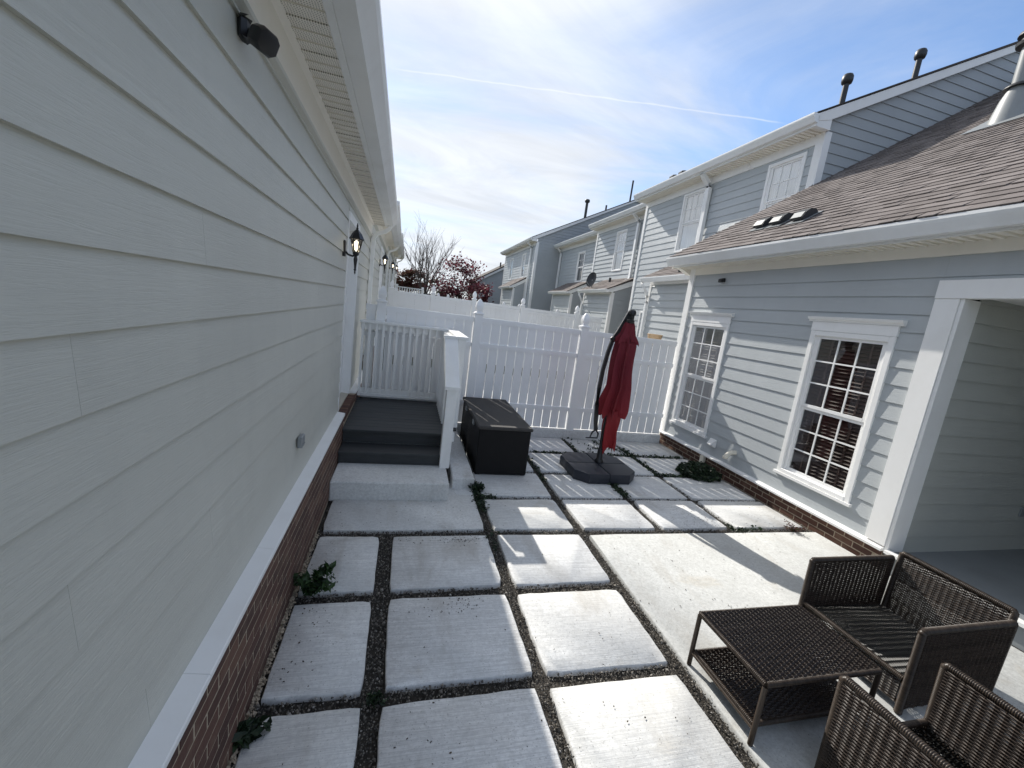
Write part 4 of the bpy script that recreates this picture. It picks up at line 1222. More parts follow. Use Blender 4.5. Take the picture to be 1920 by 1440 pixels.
# ---------------------------------------------------------------- two-storey row on the right
def downspout(t, xw, y, ztop, zbot, foot=False):
    pts_ = [(xw-0.38, y, ztop+0.04), (xw-0.38, y, ztop-0.05), (xw-0.30, y, ztop-0.12), (xw-0.16, y, ztop-0.24), (xw-0.10, y, ztop-0.34), (xw-0.10, y, zbot)]
    if foot: pts_ += [(xw-0.14, y, zbot-0.10), (xw-0.26, y, zbot-0.13)]
    part('downspout', MB().rtube(pts_, 0.125, 0.095), 'gutter', t, smooth=30)
def block(label, xw, y0, y1, zg, ze, ridge, rs, wins, spouts, joined, gable=None, roofmat='shingle_dark', fine=True):
    t = thing('town_house', label, 'house', (xw, (y0+y1)/2, zg), 'two-storey row houses on the right')
    holes = [(w[0], w[1], w[2], w[3]) for w in wins]
    siding(t, 'y', xw, -1, lambda z: (y0+0.15, y1-0.13), zg, ze-0.2, 'siding_ry', 0.19, holes=holes, joined=joined, blen=5)
    for w in wins:
        window(t, xw, -1, *w[:4], crown=False, fill=w[4], lower_grid=w[5], nz=2, fine=False)
    c = MB(); c.box(xw+0.2, xw+2*ridge-0.2, y0+0.12, y1-0.02, zg-0.3, ze+0.02)
    c.box(xw+0.02, xw+0.2, y0+0.06, y0+0.2, zg, ze); c.box(xw+0.02, xw+0.2, y1-0.14, y1-0.02, zg, ze)
    c.prism([(xw, ze), (xw+2*ridge, ze), (xw+ridge, ze+0.12+ridge*rs)], 'y', y0+0.1, y1-0.05)
    part('wall', c, 'interior', t)
    part('corner_trim', MB().box(xw-0.035, xw+0.02, y0, y0+0.148, zg, ze-0.2), 'trim', t)
    part('corner_trim', MB().box(xw-0.035, xw+0.02, y1-0.128, y1, zg, ze-0.2), 'trim', t)
    part('frieze_board', MB().box(xw-0.03, xw+0.02, y0, y1, ze-0.198, ze-0.004), 'trim', t)
    sf = MB(); yy = y0-0.1; st = 0.11
    while yy < y1:
        sf.box(xw-0.36, xw, yy+0.01, yy+0.07, ze, ze+0.01); sf.box(xw-0.36, xw, yy+0.07, yy+0.12, ze-0.022, ze+0.003); yy += st
    part('soffit', sf, 'cream', t)
    part('fascia', MB().box(xw-0.385, xw-0.355, y0-0.12, y1+0.1, ze-0.015, ze+0.17), 'gutter', t)
    part('gutter', gutter_mesh(MB(), -1, xw-0.386, y0-0.14, y1+0.12, ze+0.185, 0.13, 0.155), 'gutter', t)
    xl = xw-0.44; zl = ze+0.19
    xr_ = xw+ridge; zr = zl+rs*(xr_-xl)
    yr0 = y0-0.14
    rf = MB().prism([(xl, zl), (xl, zl+0.02), (xr_, zr+0.03), (2*xr_-xl, zl+0.02), (2*xr_-xl, zl-0.03), (xr_, zr-0.03)], 'y', yr0, y1+0.1)
    part('roof', rf, roofmat, t)
    if gable:
        zlo = gable
        def span(z):
            a = xw+0.03 if z < ze+0.0 else max(xw+0.03, xl+(z-zl+0.12)/rs+0.0)
            bb = xw+2*ridge-(a-xw)
            if callable(zlo):
                bb = min(bb, zlo(z))
            return (a, bb)
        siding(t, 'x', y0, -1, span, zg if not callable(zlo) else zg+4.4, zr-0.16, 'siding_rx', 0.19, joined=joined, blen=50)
        gt = MB(); gt.box(xw-0.034, xw+0.125, y0-0.03, y0-0.001, zg, ze-0.002)
        part('gable_corner_trim', gt, 'trim', t)
        rb = MB().prism([(xl, zl-0.02), (xl, zl-0.13), (xl+0.36, zl-0.13+0.09), (xr_, zr-0.145), (xr_, zr-0.035)][::-1], 'y', yr0+0.02, y0-0.018)
        rb.prism([(xr_, zr-0.035), (xr_, zr-0.145), (2*xr_-xl, zl-0.13), (2*xr_-xl, zl-0.02)][::-1], 'y', yr0+0.02, y0-0.018)
        part('rake_board', rb, 'trim', t)
        part('eave_return', MB().box(xl+0.04, xw-0.036, y0-0.11, y0-0.02, ze-0.02, ze+0.17), 'trim', t)
    for sp in spouts:
        downspout(t, xw, *sp)
    return t
def flue(t, x_, y_, z0_, z1_, r=0.06, head=True, sub=None):
    pr = [(r, 0), (r, z1_-z0_-0.22)]
    vo = part('roof_flue', MB().lathe((x_, y_, z0_), pr, 12), 'vent_dark', t, smooth=50)
    if head:
        h_ = z1_-z0_
        part('flue_cap', MB().lathe((x_, y_, z0_), [(r*1.02, h_-0.24), (r*1.7, h_-0.22), (r*1.95, h_-0.16), (r*1.9, h_-0.08), (r*1.5, h_-0.03), (r*0.3, h_)], 12), 'vent_dark', vo, smooth=50)
def bay(t, xf, xw, y0, y1, zg, ze, rise, gutterless=False, window_=False):
    """storage bay: a lean-to against the rear wall, its low eave towards -x"""
    b_ = part('storage_bay', MB().box(xf+0.05, xw, y0+0.05, y1-0.05, zg, ze), 'interior', t)
    siding(b_, 'y', xf, -1, lambda z: (y0+0.10, y1-0.10), zg, ze-0.17, 'siding_ry', 0.19, joined=True)
    def sp(z):
        return ((xf+0.10) if z < ze else xf+(z-ze)/rise*(xw-xf)+0.06, xw-0.1)
    siding(b_, 'x', y0, -1, sp, zg, ze+rise-0.22, 'siding_rx', 0.19, joined=True)
    tr = MB(); tr.box(xf-0.03, xf+0.02, y0-0.02, y0+0.098, zg, ze-0.17); tr.box(xf-0.03, xf+0.02, y1-0.098, y1, zg, ze-0.17); tr.box(xf-0.028, xf+0.02, y0-0.018, y1, ze-0.168, ze+0.02)
    tr.box(xf+0.021, xf+0.10, y0-0.022, y0-0.002, zg, ze-0.1); tr.box(xw-0.10, xw-0.001, y0-0.022, y0-0.002, zg, ze+rise-0.3)
    s_ = rise/(xw-xf)
    tr.prism([(xf-0.25, ze-0.02-0.0), (xf-0.25, ze-0.10), (xf-0.03, ze-0.10), (xw, ze+rise-0.26+0.0), (xw, ze+rise-0.05)][::-1], 'y', y0-0.06, y0-0.024)
    part('bay_trim', tr, 'trim', b_)
    x0 = xf-0.27
    rf = MB().prism([(x0, ze), (x0, ze-0.02), (xw, ze+rise+0.03-0.05), (xw, ze+rise+0.05)][::-1], 'y', y0-0.09, y1+0.09)
    part('bay_roof', rf, 'shingle_dark', b_)
    sh = MB(); nrow = int((xw-x0)*math.sqrt(1+s_*s_)/0.143)
    sl_ = (rise+0.05)/(xw-x0); cr = 1/math.sqrt(1+sl_*sl_); sr = sl_*cr
    for r_ in range(nrow+1):
        yy = y1+0.09
        while yy > y0-0.08:
            w = random.uniform(0.16, 0.32); ya = max(yy-w, y0-0.09); s0 = r_*0.143; s1 = s0+0.16; n0 = 0.012+random.choice((0, 0.007))
            P = lambda sv, y_, n_: (x0+sv*cr-n_*sr, y_, ze+sv*sr+n_*cr)
            if x0+s1*cr < xw:
                sh.hexa([P(s0, ya, 0.001), P(s0, yy-0.004, 0.001), P(s1, yy, 0.0), P(s1, ya, 0.0), P(s0, ya, n0), P(s0, yy-0.004, n0), P(s1, yy, 0.004), P(s1, ya, 0.004)])
            yy = ya
    part('shingles', sh, 'shingle', b_, kind='stuff')
    part('bay_gutter', gutter_mesh(MB(), -1, xf-0.20, y0-0.08, y1+0.12, ze+0.0, 0.11, 0.13), 'gutter', b_)
    return b_

ROOFX = lambda z: XE+(z-ZE)/SL+0.02
r1 = block('nearest two-storey grey house on the right, with two curtained windows and a long white gutter', 7.60, 7.32, 13.75, 0.35, 6.42, 6.6, 0.52,
           [(10.63, 11.63, 4.53, 6.2, 'curtain', False), (7.62, 8.58, 4.53, 6.15, 'curtain', False)], [(10.45, 6.44, 4.3)], False, ROOFX)
flue(r1, 9.6, 9.0, 7.6, 8.72, 0.062); flue(r1, 11.6, 9.0, 8.6, 9.76, 0.062)
for yy in (11.9, 12.35): 
    part('roof_vent', MB().cbox(7.45, 7.85, yy-0.13, yy+0.13, 6.74, 6.93, 0.05), 'vent_dark', r1)
part('bird_clip', MB().tube([(7.56, 9.2, 6.40), (7.54, 9.2, 6.30), (7.54, 9.14, 6.25)], 0.012, 6), 'trim', r1)
bb = bay(r1, 6.62, 7.58, 7.8, 11.0, 0.35, 3.60, 0.62)
part('bay_downspout', MB().rtube([(6.37, 11.05, 3.5), (6.37, 11.05, 3.42), (6.46, 11.0, 3.28), (6.54, 10.97, 3.12), (6.56, 10.97, 2.9), (6.56, 10.97, 0.5)], 0.085, 0.065), 'gutter', bb, smooth=30)
window(r1, 7.6, -1, 12.25, 12.95, 0.9, 2.75, crown=False, fill='blind', nz=3, fine=False)
part('vent_stack', MB().lathe((6.9, 10.2, 3.75), [(0.04, 0.0), (0.04, 0.35)], 10), 'vent_dark', r1, smooth=50)

r2_ = block('second two-storey grey house on the right, set back with a satellite dish by it', 8.5, 13.76, 19.6, 0.5, 6.52, 6.4, 0.49,
           [(16.6, 17.5, 4.45, 6.15, 'curtain', False)], [(15.6, 6.54, 4.1, True)], True)
for yy in (14.6, 15.2): part('roof_vent', MB().cbox(8.3, 8.7, yy-0.15, yy+0.15, 6.74, 6.97, 0.05), 'vent_dark', r2_)
bb2 = bay(r2_, 7.55, 8.48, 15.2, 17.9, 0.5, 3.50, 0.56)
part('bay_downspout', MB().rtube([(7.30, 17.9, 3.4), (7.30, 17.9, 3.3), (7.40, 17.87, 3.15), (7.48, 17.85, 2.9), (7.48, 17.85, 0.6)], 0.09, 0.07), 'gutter', bb2, smooth=30)
part('vent_stack', MB().lathe((8.1, 16.7, 3.75), [(0.05, 0.0), (0.05, 0.35)], 10), 'vent_dark', r2_, smooth=50)
r3_ = block('third two-storey grey house on the right, with a single narrow upstairs window', 9.25, 19.61, 26.9, 0.8, 6.55, 6.0, 0.47,
           [(22.6, 23.6, 4.3, 6.0, 'blind', False)], [(26.5, 6.57, 1.2)], True)
for yy in (20.6, 21.4): part('roof_vent', MB().cbox(9.05, 9.5, yy-0.16, yy+0.16, 6.76, 7.0, 0.05), 'vent_dark', r3_)
bay(r3_, 8.35, 9.23, 21.6, 24.6, 0.8, 3.62, 0.62)
r4_ = block('fourth two-storey house on the right, its long shaded blue-grey gable facing the patio', 7.62, 27.0, 36.2, 1.0, 6.78, 6.5, 0.52,
           [(29.3, 30.3, 4.6, 6.3, 'curtain', False), (33.0, 34.0, 4.6, 6.3, 'curtain', False)], [(27.9, 6.8, 1.4)], True, 1)
flue(r4_, 11.2, 28.5, 9.0, 10.35, 0.09); flue(r4_, 14.1, 28.0, 10.0, 12.2, 0.06, False); flue(r4_, 12.6, 28.4, 9.7, 10.4, 0.06, False)
bay(r4_, 6.75, 7.6, 28.4, 32.0, 1.0, 3.85, 0.7)
r5_ = thing('far_house', 'farthest blue-grey house gable behind the maroon tree', 'house', (9.0, 45.5, 1.25))
def sp5(z): return (7.0 if z < 5.2 else 7.0+(z-5.2)/0.62, 17.0)
siding(r5_, 'x', 45.0, -1, sp5, 1.25, 10.0, 'siding_rx', 0.19, joined=True)
part('wall', MB().prism([(7.05, 1.2), (17.0, 1.2), (17.0, 11.3), (7.05, 5.15)], 'y', 45.02, 54.0), 'interior', r5_)
part('roof', MB().prism([(6.6, 5.05), (6.6, 4.95), (17.0, 11.4), (17.0, 11.55)][::-1], 'y', 44.7, 54.2), 'shingle_dark', r5_)
part('rake_board', MB().prism([(6.62, 4.94), (6.62, 4.70), (17.0, 11.15), (17.0, 11.38)][::-1], 'y', 44.75, 44.95), 'trim', r5_)
flue(r5_, 9.2, 46.0, 6.4, 7.4, 0.08, False)

# satellite dish
t = thing('satellite_dish', 'dark satellite dish on an arm above the second storage bay roof', 'satellite dish', (7.55, 17.35, 3.45))
dm = MB(); ctr = Vector((7.25, 16.6, 3.88)); nrm = Vector((-0.85, -0.45, 0.25)).normalized(); s1 = nrm.cross(Vector((0, 0, 1))).normalized(); s2 = s1.cross(nrm)
rings = []
for rr in (0.02, 0.12, 0.22, 0.28):
    rings.append([ctr+s1*(rr*0.85*math.cos(2*math.pi*k/18))+s2*(rr*1.15*math.sin(2*math.pi*k/18))+nrm*(rr*rr*0.9) for k in range(18)])
dm.loft(rings, caps=False)
rim = [[p-nrm*0.012 for p in r] for r in rings][::-1]
dm.loft(rim, caps=False)
part('dish', dm, 'vent_dark', t, smooth=60)
part('mast', MB().tube([(7.6, 17.3, 3.42), (7.5, 17.1, 3.62), (7.28, 16.62, 3.86)], 0.024, 8), 'galv', t, smooth=50)
part('feed_arm', MB().tube([ctr-s2*0.3, ctr+nrm*0.28-s2*0.2], 0.012, 6), 'galv', t, smooth=50)

# basket on top of the near fence
t = thing('planter_bowl', 'small tan bowl on a stand, its rim showing over the fence near the wing corner', 'planter', (5.26, 8.2, 0.06))
bk_ = MB().lathe((5.26, 8.2, 1.86), [(0.10, 0.0), (0.14, 0.10), (0.155, 0.2), (0.165, 0.235), (0.15, 0.24), (0.13, 0.19), (0.01, 0.18)], 18)
part('bowl', bk_, 'tan', t, smooth=40)
part('stand', MB().lathe((5.26, 8.2, 0.062), [(0.14, 0.0), (0.05, 0.05), (0.04, 1.68), (0.09, 1.797)], 12), 'black', t, smooth=40)

# ---------------------------------------------------------------- umbrella
t = thing('patio_umbrella', 'closed red cantilever umbrella on a dark square weighted base', 'umbrella', (2.93, 5.4, 0))
bx0, bx1, by0, by1 = 2.42, 3.38, 4.96, 5.86
cx_, cy_ = (bx0+bx1)/2, (by0+by1)/2
ch = 0.17
def base_sec(sx, sy):
    # quarter of a chamfered square, seams between
    xa, xb = (bx0, cx_-0.004) if sx < 0 else (cx_+0.004, bx1)
    ya, yb = (by0, cy_-0.004) if sy < 0 else (cy_+0.004, by1)
    pts_ = [(xa, ya), (xb, ya), (xb, yb), (xa, yb)]
    k = {(-1, -1): 0, (1, -1): 1, (1, 1): 2, (-1, 1): 3}[(sx, sy)]
    p = pts_[k]; pr, nx_ = pts_[k-1], pts_[(k+1) % 4]
    def tow(a, b_, d):
        l = math.hypot(b_[0]-a[0], b_[1]-a[1]); return (a[0]+(b_[0]-a[0])/l*d, a[1]+(b_[1]-a[1])/l*d)
    poly = []
    for i, q in enumerate(pts_):
        if i == k: poly += [tow(p, pr, ch), tow(p, nx_, ch)]
        else: poly.append(q)
    mx = sum(q[0] for q in poly)/len(poly); my = sum(q[1] for q in poly)/len(poly)
    ins = lambda d: [(q[0]+(mx-q[0])*d, q[1]+(my-q[1])*d) for q in poly]
    return MB().loft([[(q[0], q[1], 0.003) for q in ins(0.02)], [(q[0], q[1], 0.03) for q in poly], [(q[0], q[1], 0.118) for q in poly], [(q[0], q[1], 0.138) for q in ins(0.035)], [(q[0], q[1], 0.142) for q in ins(0.10)]])
for sx, sy in ((-1, -1), (1, -1), (1, 1), (-1, 1)):
    part('base_section', base_sec(sx, sy), 'plastic', t, smooth=25)
px_, py_ = 2.955, 5.47
part('socket', MB().lathe((px_, py_, 0.14), [(0.07, 0.0), (0.07, 0.02), (0.045, 0.05), (0.042, 0.20), (0.033, 0.21)], 16), 'black', t, smooth=40)
part('pole', MB().tube([(px_, py_, 0.15), (px_-0.01, py_+0.005, 0.5), (3.0, py_+0.03, 1.2), (3.05, 5.5, 2.2), (3.08, 5.5, 2.36)], 0.024, 12), 'black', t, smooth=50)
arm = [(3.11, 5.52, 2.385), (3.06, 5.52, 2.392), (3.01, 5.525, 2.26), (2.935, 5.53, 2.09), (2.88, 5.53, 1.99), (2.84, 5.53, 1.80), (2.805, 5.53, 1.53), (2.795, 5.53, 1.27), (2.80, 5.53, 1.0), (2.825, 5.53, 0.76), (2.852, 5.53, 0.61)]
part('arm', MB().rtube(arm, 0.036, 0.052), 'black', t, smooth=40)
part('arm_knob', MB().lathe((2.862, 5.50, 1.965), [(0.01, 0), (0.032, 0.01), (0.036, 0.04), (0.02, 0.06)], 10), 'black', t, smooth=40)
hd = MB().tube([(2.852, 5.53, 0.62), (2.80, 5.53, 0.575), (2.775, 5.53, 0.49), (2.895, 5.53, 0.49), (2.90, 5.53, 0.56), (2.86, 5.53, 0.61)], 0.013, 8); hd.tube([(2.90, 5.53, 0.49), (2.71, 5.53, 0.487)], 0.009, 8)
part('crank_handle', hd, 'black', t, smooth=50)
part('hub', MB().lathe((3.095, 5.5, 2.30), [(0.03, -0.03), (0.042, -0.01), (0.042, 0.05), (0.055, 0.06), (0.06, 0.10), (0.045, 0.13), (0.015, 0.14)], 14), 'black', t, smooth=40)
part('hub_ring', MB().lathe((3.07, 5.46, 2.26), [(0.05, -0.02), (0.058, -0.01), (0.058, 0.025), (0.04, 0.035)], 14), 'black', t, smooth=40)
# folded canopy
levels = [(2.262, 3.075, 0.055), (2.20, 3.075, 0.078), (2.09, 3.073, 0.118), (1.94, 3.073, 0.165), (1.74, 3.060, 0.185), (1.55, 3.062, 0.198), (1.30, 3.085, 0.205), (1.12, 3.056, 0.232), (0.93, 3.036, 0.252), (0.83, 3.046, 0.215)]
def canopy(lv, npl, seed, depth, hem):
    rg = random.Random(seed)
    n = npl*10
    ph = [rg.uniform(-0.25, 0.25) for _ in range(npl)]
    amp = [rg.uniform(0.7, 1.2) for _ in range(npl)]
    # resample levels
    zs_ = np.linspace(lv[0][0], lv[-1][0], 34)
    Z = [l[0] for l in lv][::-1]
    cxs = np.interp(zs_, Z, [l[1] for l in lv][::-1]); rs_ = np.interp(zs_, Z, [l[2] for l in lv][::-1])
    rings = []
    for i, zz in enumerate(zs_):
        f = i/33
        ring = []
        for k in range(n):
            a = 2*math.pi*k/n
            u = npl*a/(2*math.pi); pi_ = int(u) % npl; fr = u-int(u)
            pl = 1-2*abs(math.sin(math.pi*fr))**0.75   # a sharp ridge at fr 0
            d = depth*(0.35+0.65*min(1, f*2.2))
            sw = 0.32*math.sin(3.1*f+pi_*1.7)*f
            r = rs_[i]*(1-d*(0.5-0.5*pl)*amp[pi_])*(1+0.05*math.sin(9*f+pi_*2.1))
            aa = a+sw*0.35+ph[pi_]*0.5*f
            zz2 = zz
            if i >= 30:
                zz2 = zz + hem*(0.5-0.5*pl)*(i-29)/4*amp[pi_] + 0.03*math.sin(pi_*2.4)*(i-29)/4
            ring.append((cxs[i]+r*math.cos(aa), 5.47+r*0.82*math.sin(aa), zz2+0.006*math.sin(7*a+11*f)))
        rings.append(ring)
    return MB().loft(rings, caps=False)
part('canopy', canopy(levels, 7, 3, 0.60, 0.13), 'fabric', t, smooth=75)
part('canopy_vent', canopy([(2.265, 3.075, 0.060), (2.20, 3.075, 0.086), (2.09, 3.073, 0.130), (1.98, 3.073, 0.192), (1.93, 3.072, 0.205)], 7, 5, 0.50, 0.12), 'fabric', t, smooth=75)
part('canopy_tail', canopy([(0.95, 3.055, 0.13), (0.75, 3.055, 0.137), (0.60, 3.051, 0.132), (0.47, 3.053, 0.138), (0.30, 3.07, 0.118)], 5, 9, 0.55, 0.11), 'fabric', t, smooth=75)

# ---------------------------------------------------------------- wicker furniture
def weave(mb, o, u, v, nrm, ul, vl, pitch, stake, amp, r, stakes=True, phase=1):
    o, u, v, nrm = Vector(o), Vector(u), Vector(v), Vector(nrm)
    nr = int(vl/pitch); ns = max(2, round(ul/stake)); st = ul/ns
    m_ = 2*ns
    V_, F_ = [], []
    for i in range(nr):
        vv = (i+0.5)*vl/nr
        j1 = random.uniform(-0.0007, 0.0007)
        for k in range(m_+1):
            uu_ = ul*k/m_
            off = amp*(0 if k % 2 else (1 if ((k//2)+i*phase) % 2 == 0 else -1))
            c = o+u*uu_+v*(vv+j1)+nrm*off
            V_ += [c+nrm*r, c+v*r*0.9, c-nrm*r, c-v*r*0.9]
        b0 = len(mb.v)+len(V_)-4*(m_+1)
        for k in range(m_):
            for q in range(4):
                a, b_ = b0+4*k+q, b0+4*k+(q+1) % 4
                F_.append((a, b_, b_+4, a+4))
    mb.v.extend(tuple(p) for p in V_); mb.f.extend(F_)
    if stakes:
        for k in range(ns+1):
            p = o+u*(st*k)
            mb.tube([p, p+v*vl], r*0.75, 4, False)
    return mb
def wrapped(mb, pts_, r, n=10, pitch=0.009):
    out_ = []; rs = []
    for a, b_ in zip(pts_[:-1], pts_[1:]):
        a, b_ = Vector(a), Vector(b_); L_ = (b_-a).length; k = max(2, int(L_/pitch*3))
        for i in range(k):
            out_.append(a+(b_-a)*i/k); rs.append(r*(1.0+0.085*math.cos(2*math.pi*(i % 3)/3)))
    out_.append(Vector(pts_[-1])); rs.append(r)
    return mb.tube(out_, rs, n)
def armchair(label):
    t = thing('armchair', label, 'armchair', (0, 0, 0), 'brown wicker armchairs')
    for s_ in (-1, 1):
        y = 0.368*s_
        a = wrapped(MB(), [(0.02, y, 0.01), (0.008, y, 0.582), (0.02, y, 0.594), (0.845, y, 0.594), (0.853, y, 0.582), (0.84, y, 0.01)], 0.021)
        ao = part('arm_frame', a, 'wickerwrap', t, smooth=60)
        wv = MB()
        weave(wv, (0.02, y+0.017*s_, 0.05), (1, 0, 0), (0, 0, 1), (0, s_, 0), 0.815, 0.53, 0.0088, 0.040, 0.0036, 0.0043)
        weave(wv, (0.02, y-0.017*s_, 0.05), (1, 0, 0), (0, 0, 1), (0, -s_, 0), 0.815, 0.53, 0.0088, 0.040, 0.0036, 0.0043)
        part('arm_weave', wv, 'wicker', ao, kind='stuff')
    bk = wrapped(MB(), [(0.87, -0.335, 0.10), (0.903, -0.337, 0.638), (0.905, -0.325, 0.65), (0.905, 0.325, 0.65), (0.903, 0.337, 0.638), (0.87, 0.335, 0.10)], 0.021)
    bo = part('back_frame', bk, 'wickerwrap', t, smooth=60)
    wv = MB(); weave(wv, (0.865, -0.325, 0.13), (0, 1, 0), (0.055, 0, 0.998), (-1, 0, 0), 0.65, 0.50, 0.0088, 0.040, 0.0036, 0.0043)
    weave(wv, (0.888, -0.325, 0.13), (0, 1, 0), (0.055, 0, 0.998), (1, 0, 0), 0.65, 0.50, 0.0088, 0.040, 0.0036, 0.0043)
    part('back_weave', wv, 'wicker', bo, kind='stuff')
    sf_ = wrapped(MB(), [(0.015, -0.345, 0.235), (0.015, 0.345, 0.235)], 0.016)
    sf_.tube([(0.03, -0.34, 0.20), (0.84, -0.34, 0.16)], 0.014, 8); sf_.tube([(0.03, 0.34, 0.20), (0.84, 0.34, 0.16)], 0.014, 8); sf_.tube([(0.03, -0.345, 0.06), (0.03, 0.345, 0.06)], 0.014, 8)
    so_ = part('seat_frame', sf_, 'wickerwrap', t, smooth=60)
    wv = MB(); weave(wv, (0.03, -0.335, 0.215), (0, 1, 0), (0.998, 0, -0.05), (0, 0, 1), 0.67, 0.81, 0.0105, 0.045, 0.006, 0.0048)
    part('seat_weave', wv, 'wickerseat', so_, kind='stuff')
    wv = MB(); weave(wv, (0.02, -0.335, 0.055), (0, 1, 0), (0, 0, 1), (-1, 0, 0), 0.67, 0.165, 0.0088, 0.040, 0.0036, 0.0043)
    part('front_weave', wv, 'wicker', so_, kind='stuff')
    for x_ in (0.02, 0.84):
        for s_ in (-1, 1):
            part('foot', MB().lathe((x_, 0.368*s_, 0), [(0.018, 0.0), (0.018, 0.012)], 8), 'black', t)
    return t
ch1 = armchair('brown wicker armchair facing the coffee table, its back to the porch')
ch1.location = (3.20, 1.915, 0.002)
ch2 = copy_tree(ch1)
ch2['label'] = 'brown wicker armchair cut off by the bottom right corner of the photo'
ch2.location = (2.65, 1.33, 0.002); ch2.rotation_euler = (0, 0, R_(-90))

t = thing('coffee_table', 'low brown wicker coffee table with a lower shelf on four tube legs', 'table', (2.45, 1.77, 0))
X0, X1, Y0, Y1 = 2.035, 2.87, 1.51, 2.045
def tabletop(name, x0, x1, y0, y1, z):
    f = MB()
    wrapped(f, [(x0, y0, z), (x1, y0, z)], 0.016, 8); wrapped(f, [(x0, y1, z), (x1, y1, z)], 0.016, 8)
    wrapped(f, [(x0, y0, z), (x0, y1, z)], 0.016, 8); wrapped(f, [(x1, y0, z), (x1, y1, z)], 0.016, 8)
    fo_ = part(name, f, 'wickerwrap', t, smooth=60)
    wv = MB(); weave(wv, (x0, y0, z+0.010), (1, 0, 0), (0, 1, 0), (0, 0, 1), x1-x0, y1-y0, 0.0128, 0.034, 0.0020, 0.0072, True, 1)
    part(name.split('_')[0]+'_weave', wv, 'wicker', fo_, kind='stuff')
tabletop('top_frame', X0, X1, Y0, Y1, 0.392)
tabletop('shelf_frame', X0+0.01, X1-0.01, Y0+0.02, Y1-0.02, 0.115)
for x_ in (X0, X1):
    for y_ in (Y0, Y1):
        part('leg', MB().tube([(x_, y_, 0.38), (x_, y_, 0.003)], 0.015, 8), 'wickerwrap', t, smooth=60)
for x_ in (X0, X1): part('stretcher', MB().tube([(x_, Y0, 0.10), (x_, Y1, 0.10)], 0.012, 8), 'wickerwrap', t, smooth=60)

# ---------------------------------------------------------------- weeds
def weed(label, x_, y_, h, spread, nst, mat, lf=0.035, cat='weed'):
    t = thing('weed', label, cat, (x_, y_, 0))
    st = MB(); L_ = []
    for i in range(nst):
        a = random.uniform(0, 6.28); l = h*random.uniform(0.5, 1.0); sp_ = spread*random.uniform(0.2, 1)
        pts_ = [(x_+math.cos(a)*sp_*f**1.4, y_+math.sin(a)*sp_*f**1.4, l*f*(1-0.25*f)-0.02) for f in np.linspace(0, 1, 6)]
        st.tube(pts_, [0.004, 0.0036, 0.003, 0.0025, 0.002, 0.001], 5)
        for q in range(int(10+26*l/h)):
            f = random.uniform(0.15, 1.0); k = min(4, int(f*5)); p0, p1 = Vector(pts_[k]), Vector(pts_[k+1]); p = p0.lerp(p1, f*5-k)
            L_.append(p+Vector((random.gauss(0, 0.016), random.gauss(0, 0.016), random.gauss(0, 0.010))))
    part('stem', st, 'stem', t, smooth=60)
    link('leaves', leaf_cloud('weed_leaves', np.array([tuple(p) for p in L_]), lf, mat, 0.3, 2.0), t, kind='stuff')
    return t
weed('tall jagged green weed growing between the left brick base and the pavers', -0.52, 2.93, 0.33, 0.17, 9, 'leaf_green')
weed('small dark weed at the foot of the brick at the bottom left', -0.58, 1.90, 0.13, 0.10, 7, 'leaf_dark', 0.03)
weed('small weed rosette in the gravel cross beside the left pavers', -0.0, 2.03, 0.05, 0.05, 4, 'leaf_dark', 0.016)
weed('weed tuft at the corner of the concrete block by the storage box', 0.99, 4.72, 0.14, 0.10, 9, 'leaf_dark', 0.03)
weed('dry pale grass tuft at the brick foot of the right wing', 4.78, 3.72, 0.16, 0.16, 9, 'leaf_redgreen', 0.012)
t = thing('ivy_clump', 'dense dark green ivy clump against the right brick base', 'plant', (4.75, 5.45, 0))
n_ = 2600
a = rng.uniform(0, 2*np.pi, n_); rr = np.sqrt(rng.uniform(0, 1, n_)); hh = rng.uniform(0, 1, n_)
C = np.stack([4.72+0.36*rr*np.cos(a), 5.42+0.30*rr*np.sin(a), 0.01+hh*0.19*(1-rr**2*0.75)+0.02*np.sin(9*a)], 1)
C[:, 0] = np.minimum(C[:, 0], 5.1)
link('leaves', leaf_cloud('ivy_leaves', C, 0.034, 'leaf_dark', 0.4, 1.2), t, kind='stuff')
st = MB()
for i in range(14):
    q = random.uniform(0, 6.28); st.tube([(4.85, 5.45, 0.0), (4.85+0.18*math.cos(q), 5.45+0.16*math.sin(q), 0.09), (4.74+0.33*math.cos(q), 5.42+0.27*math.sin(q), 0.03)], 0.004, 5)
part('stem', st, 'stem', t, smooth=60)

# ---------------------------------------------------------------- far trees
def branchy(mb, p, d, l, r, depth, rg, up=0.12):
    pts_ = [p]; cur = Vector(p); dd = Vector(d)
    for i in range(4):
        dd = (dd+Vector((rg.gauss(0, 0.08), rg.gauss(0, 0.08), up*0.3))).normalized()
        cur = cur+dd*l/4; pts_.append(cur.copy())
    mb.tube(pts_, [r*(1-0.12*i) for i in range(5)], 5 if depth > 1 else 4, False)
    if depth == 0: return
    k = rg.choice((2, 3, 3)) if depth > 1 else 3
    for j in range(k):
        base = pts_[rg.choice((2, 3, 4)) if j else 4]
        nd = (dd+Vector((rg.gauss(0, 0.34), rg.gauss(0, 0.34), rg.uniform(-0.05, 0.35)))).normalized()
        branchy(mb, base, nd, l*rg.uniform(0.55, 0.85), r*0.55, depth-1, rg, up)
t = thing('bare_tree', 'leafless vase-shaped tree beyond the fences against pale sky', 'tree', (1.35, 40.0, 1.25))
rg = random.Random(11); tr = MB(); bm_ = MB()
tr.tube([(1.35, 40, 1.1), (1.33, 40, 1.7), (1.3, 40, 2.2)], [0.20, 0.17, 0.16], 8)
part('trunk', tr, 'bark', t, smooth=60)
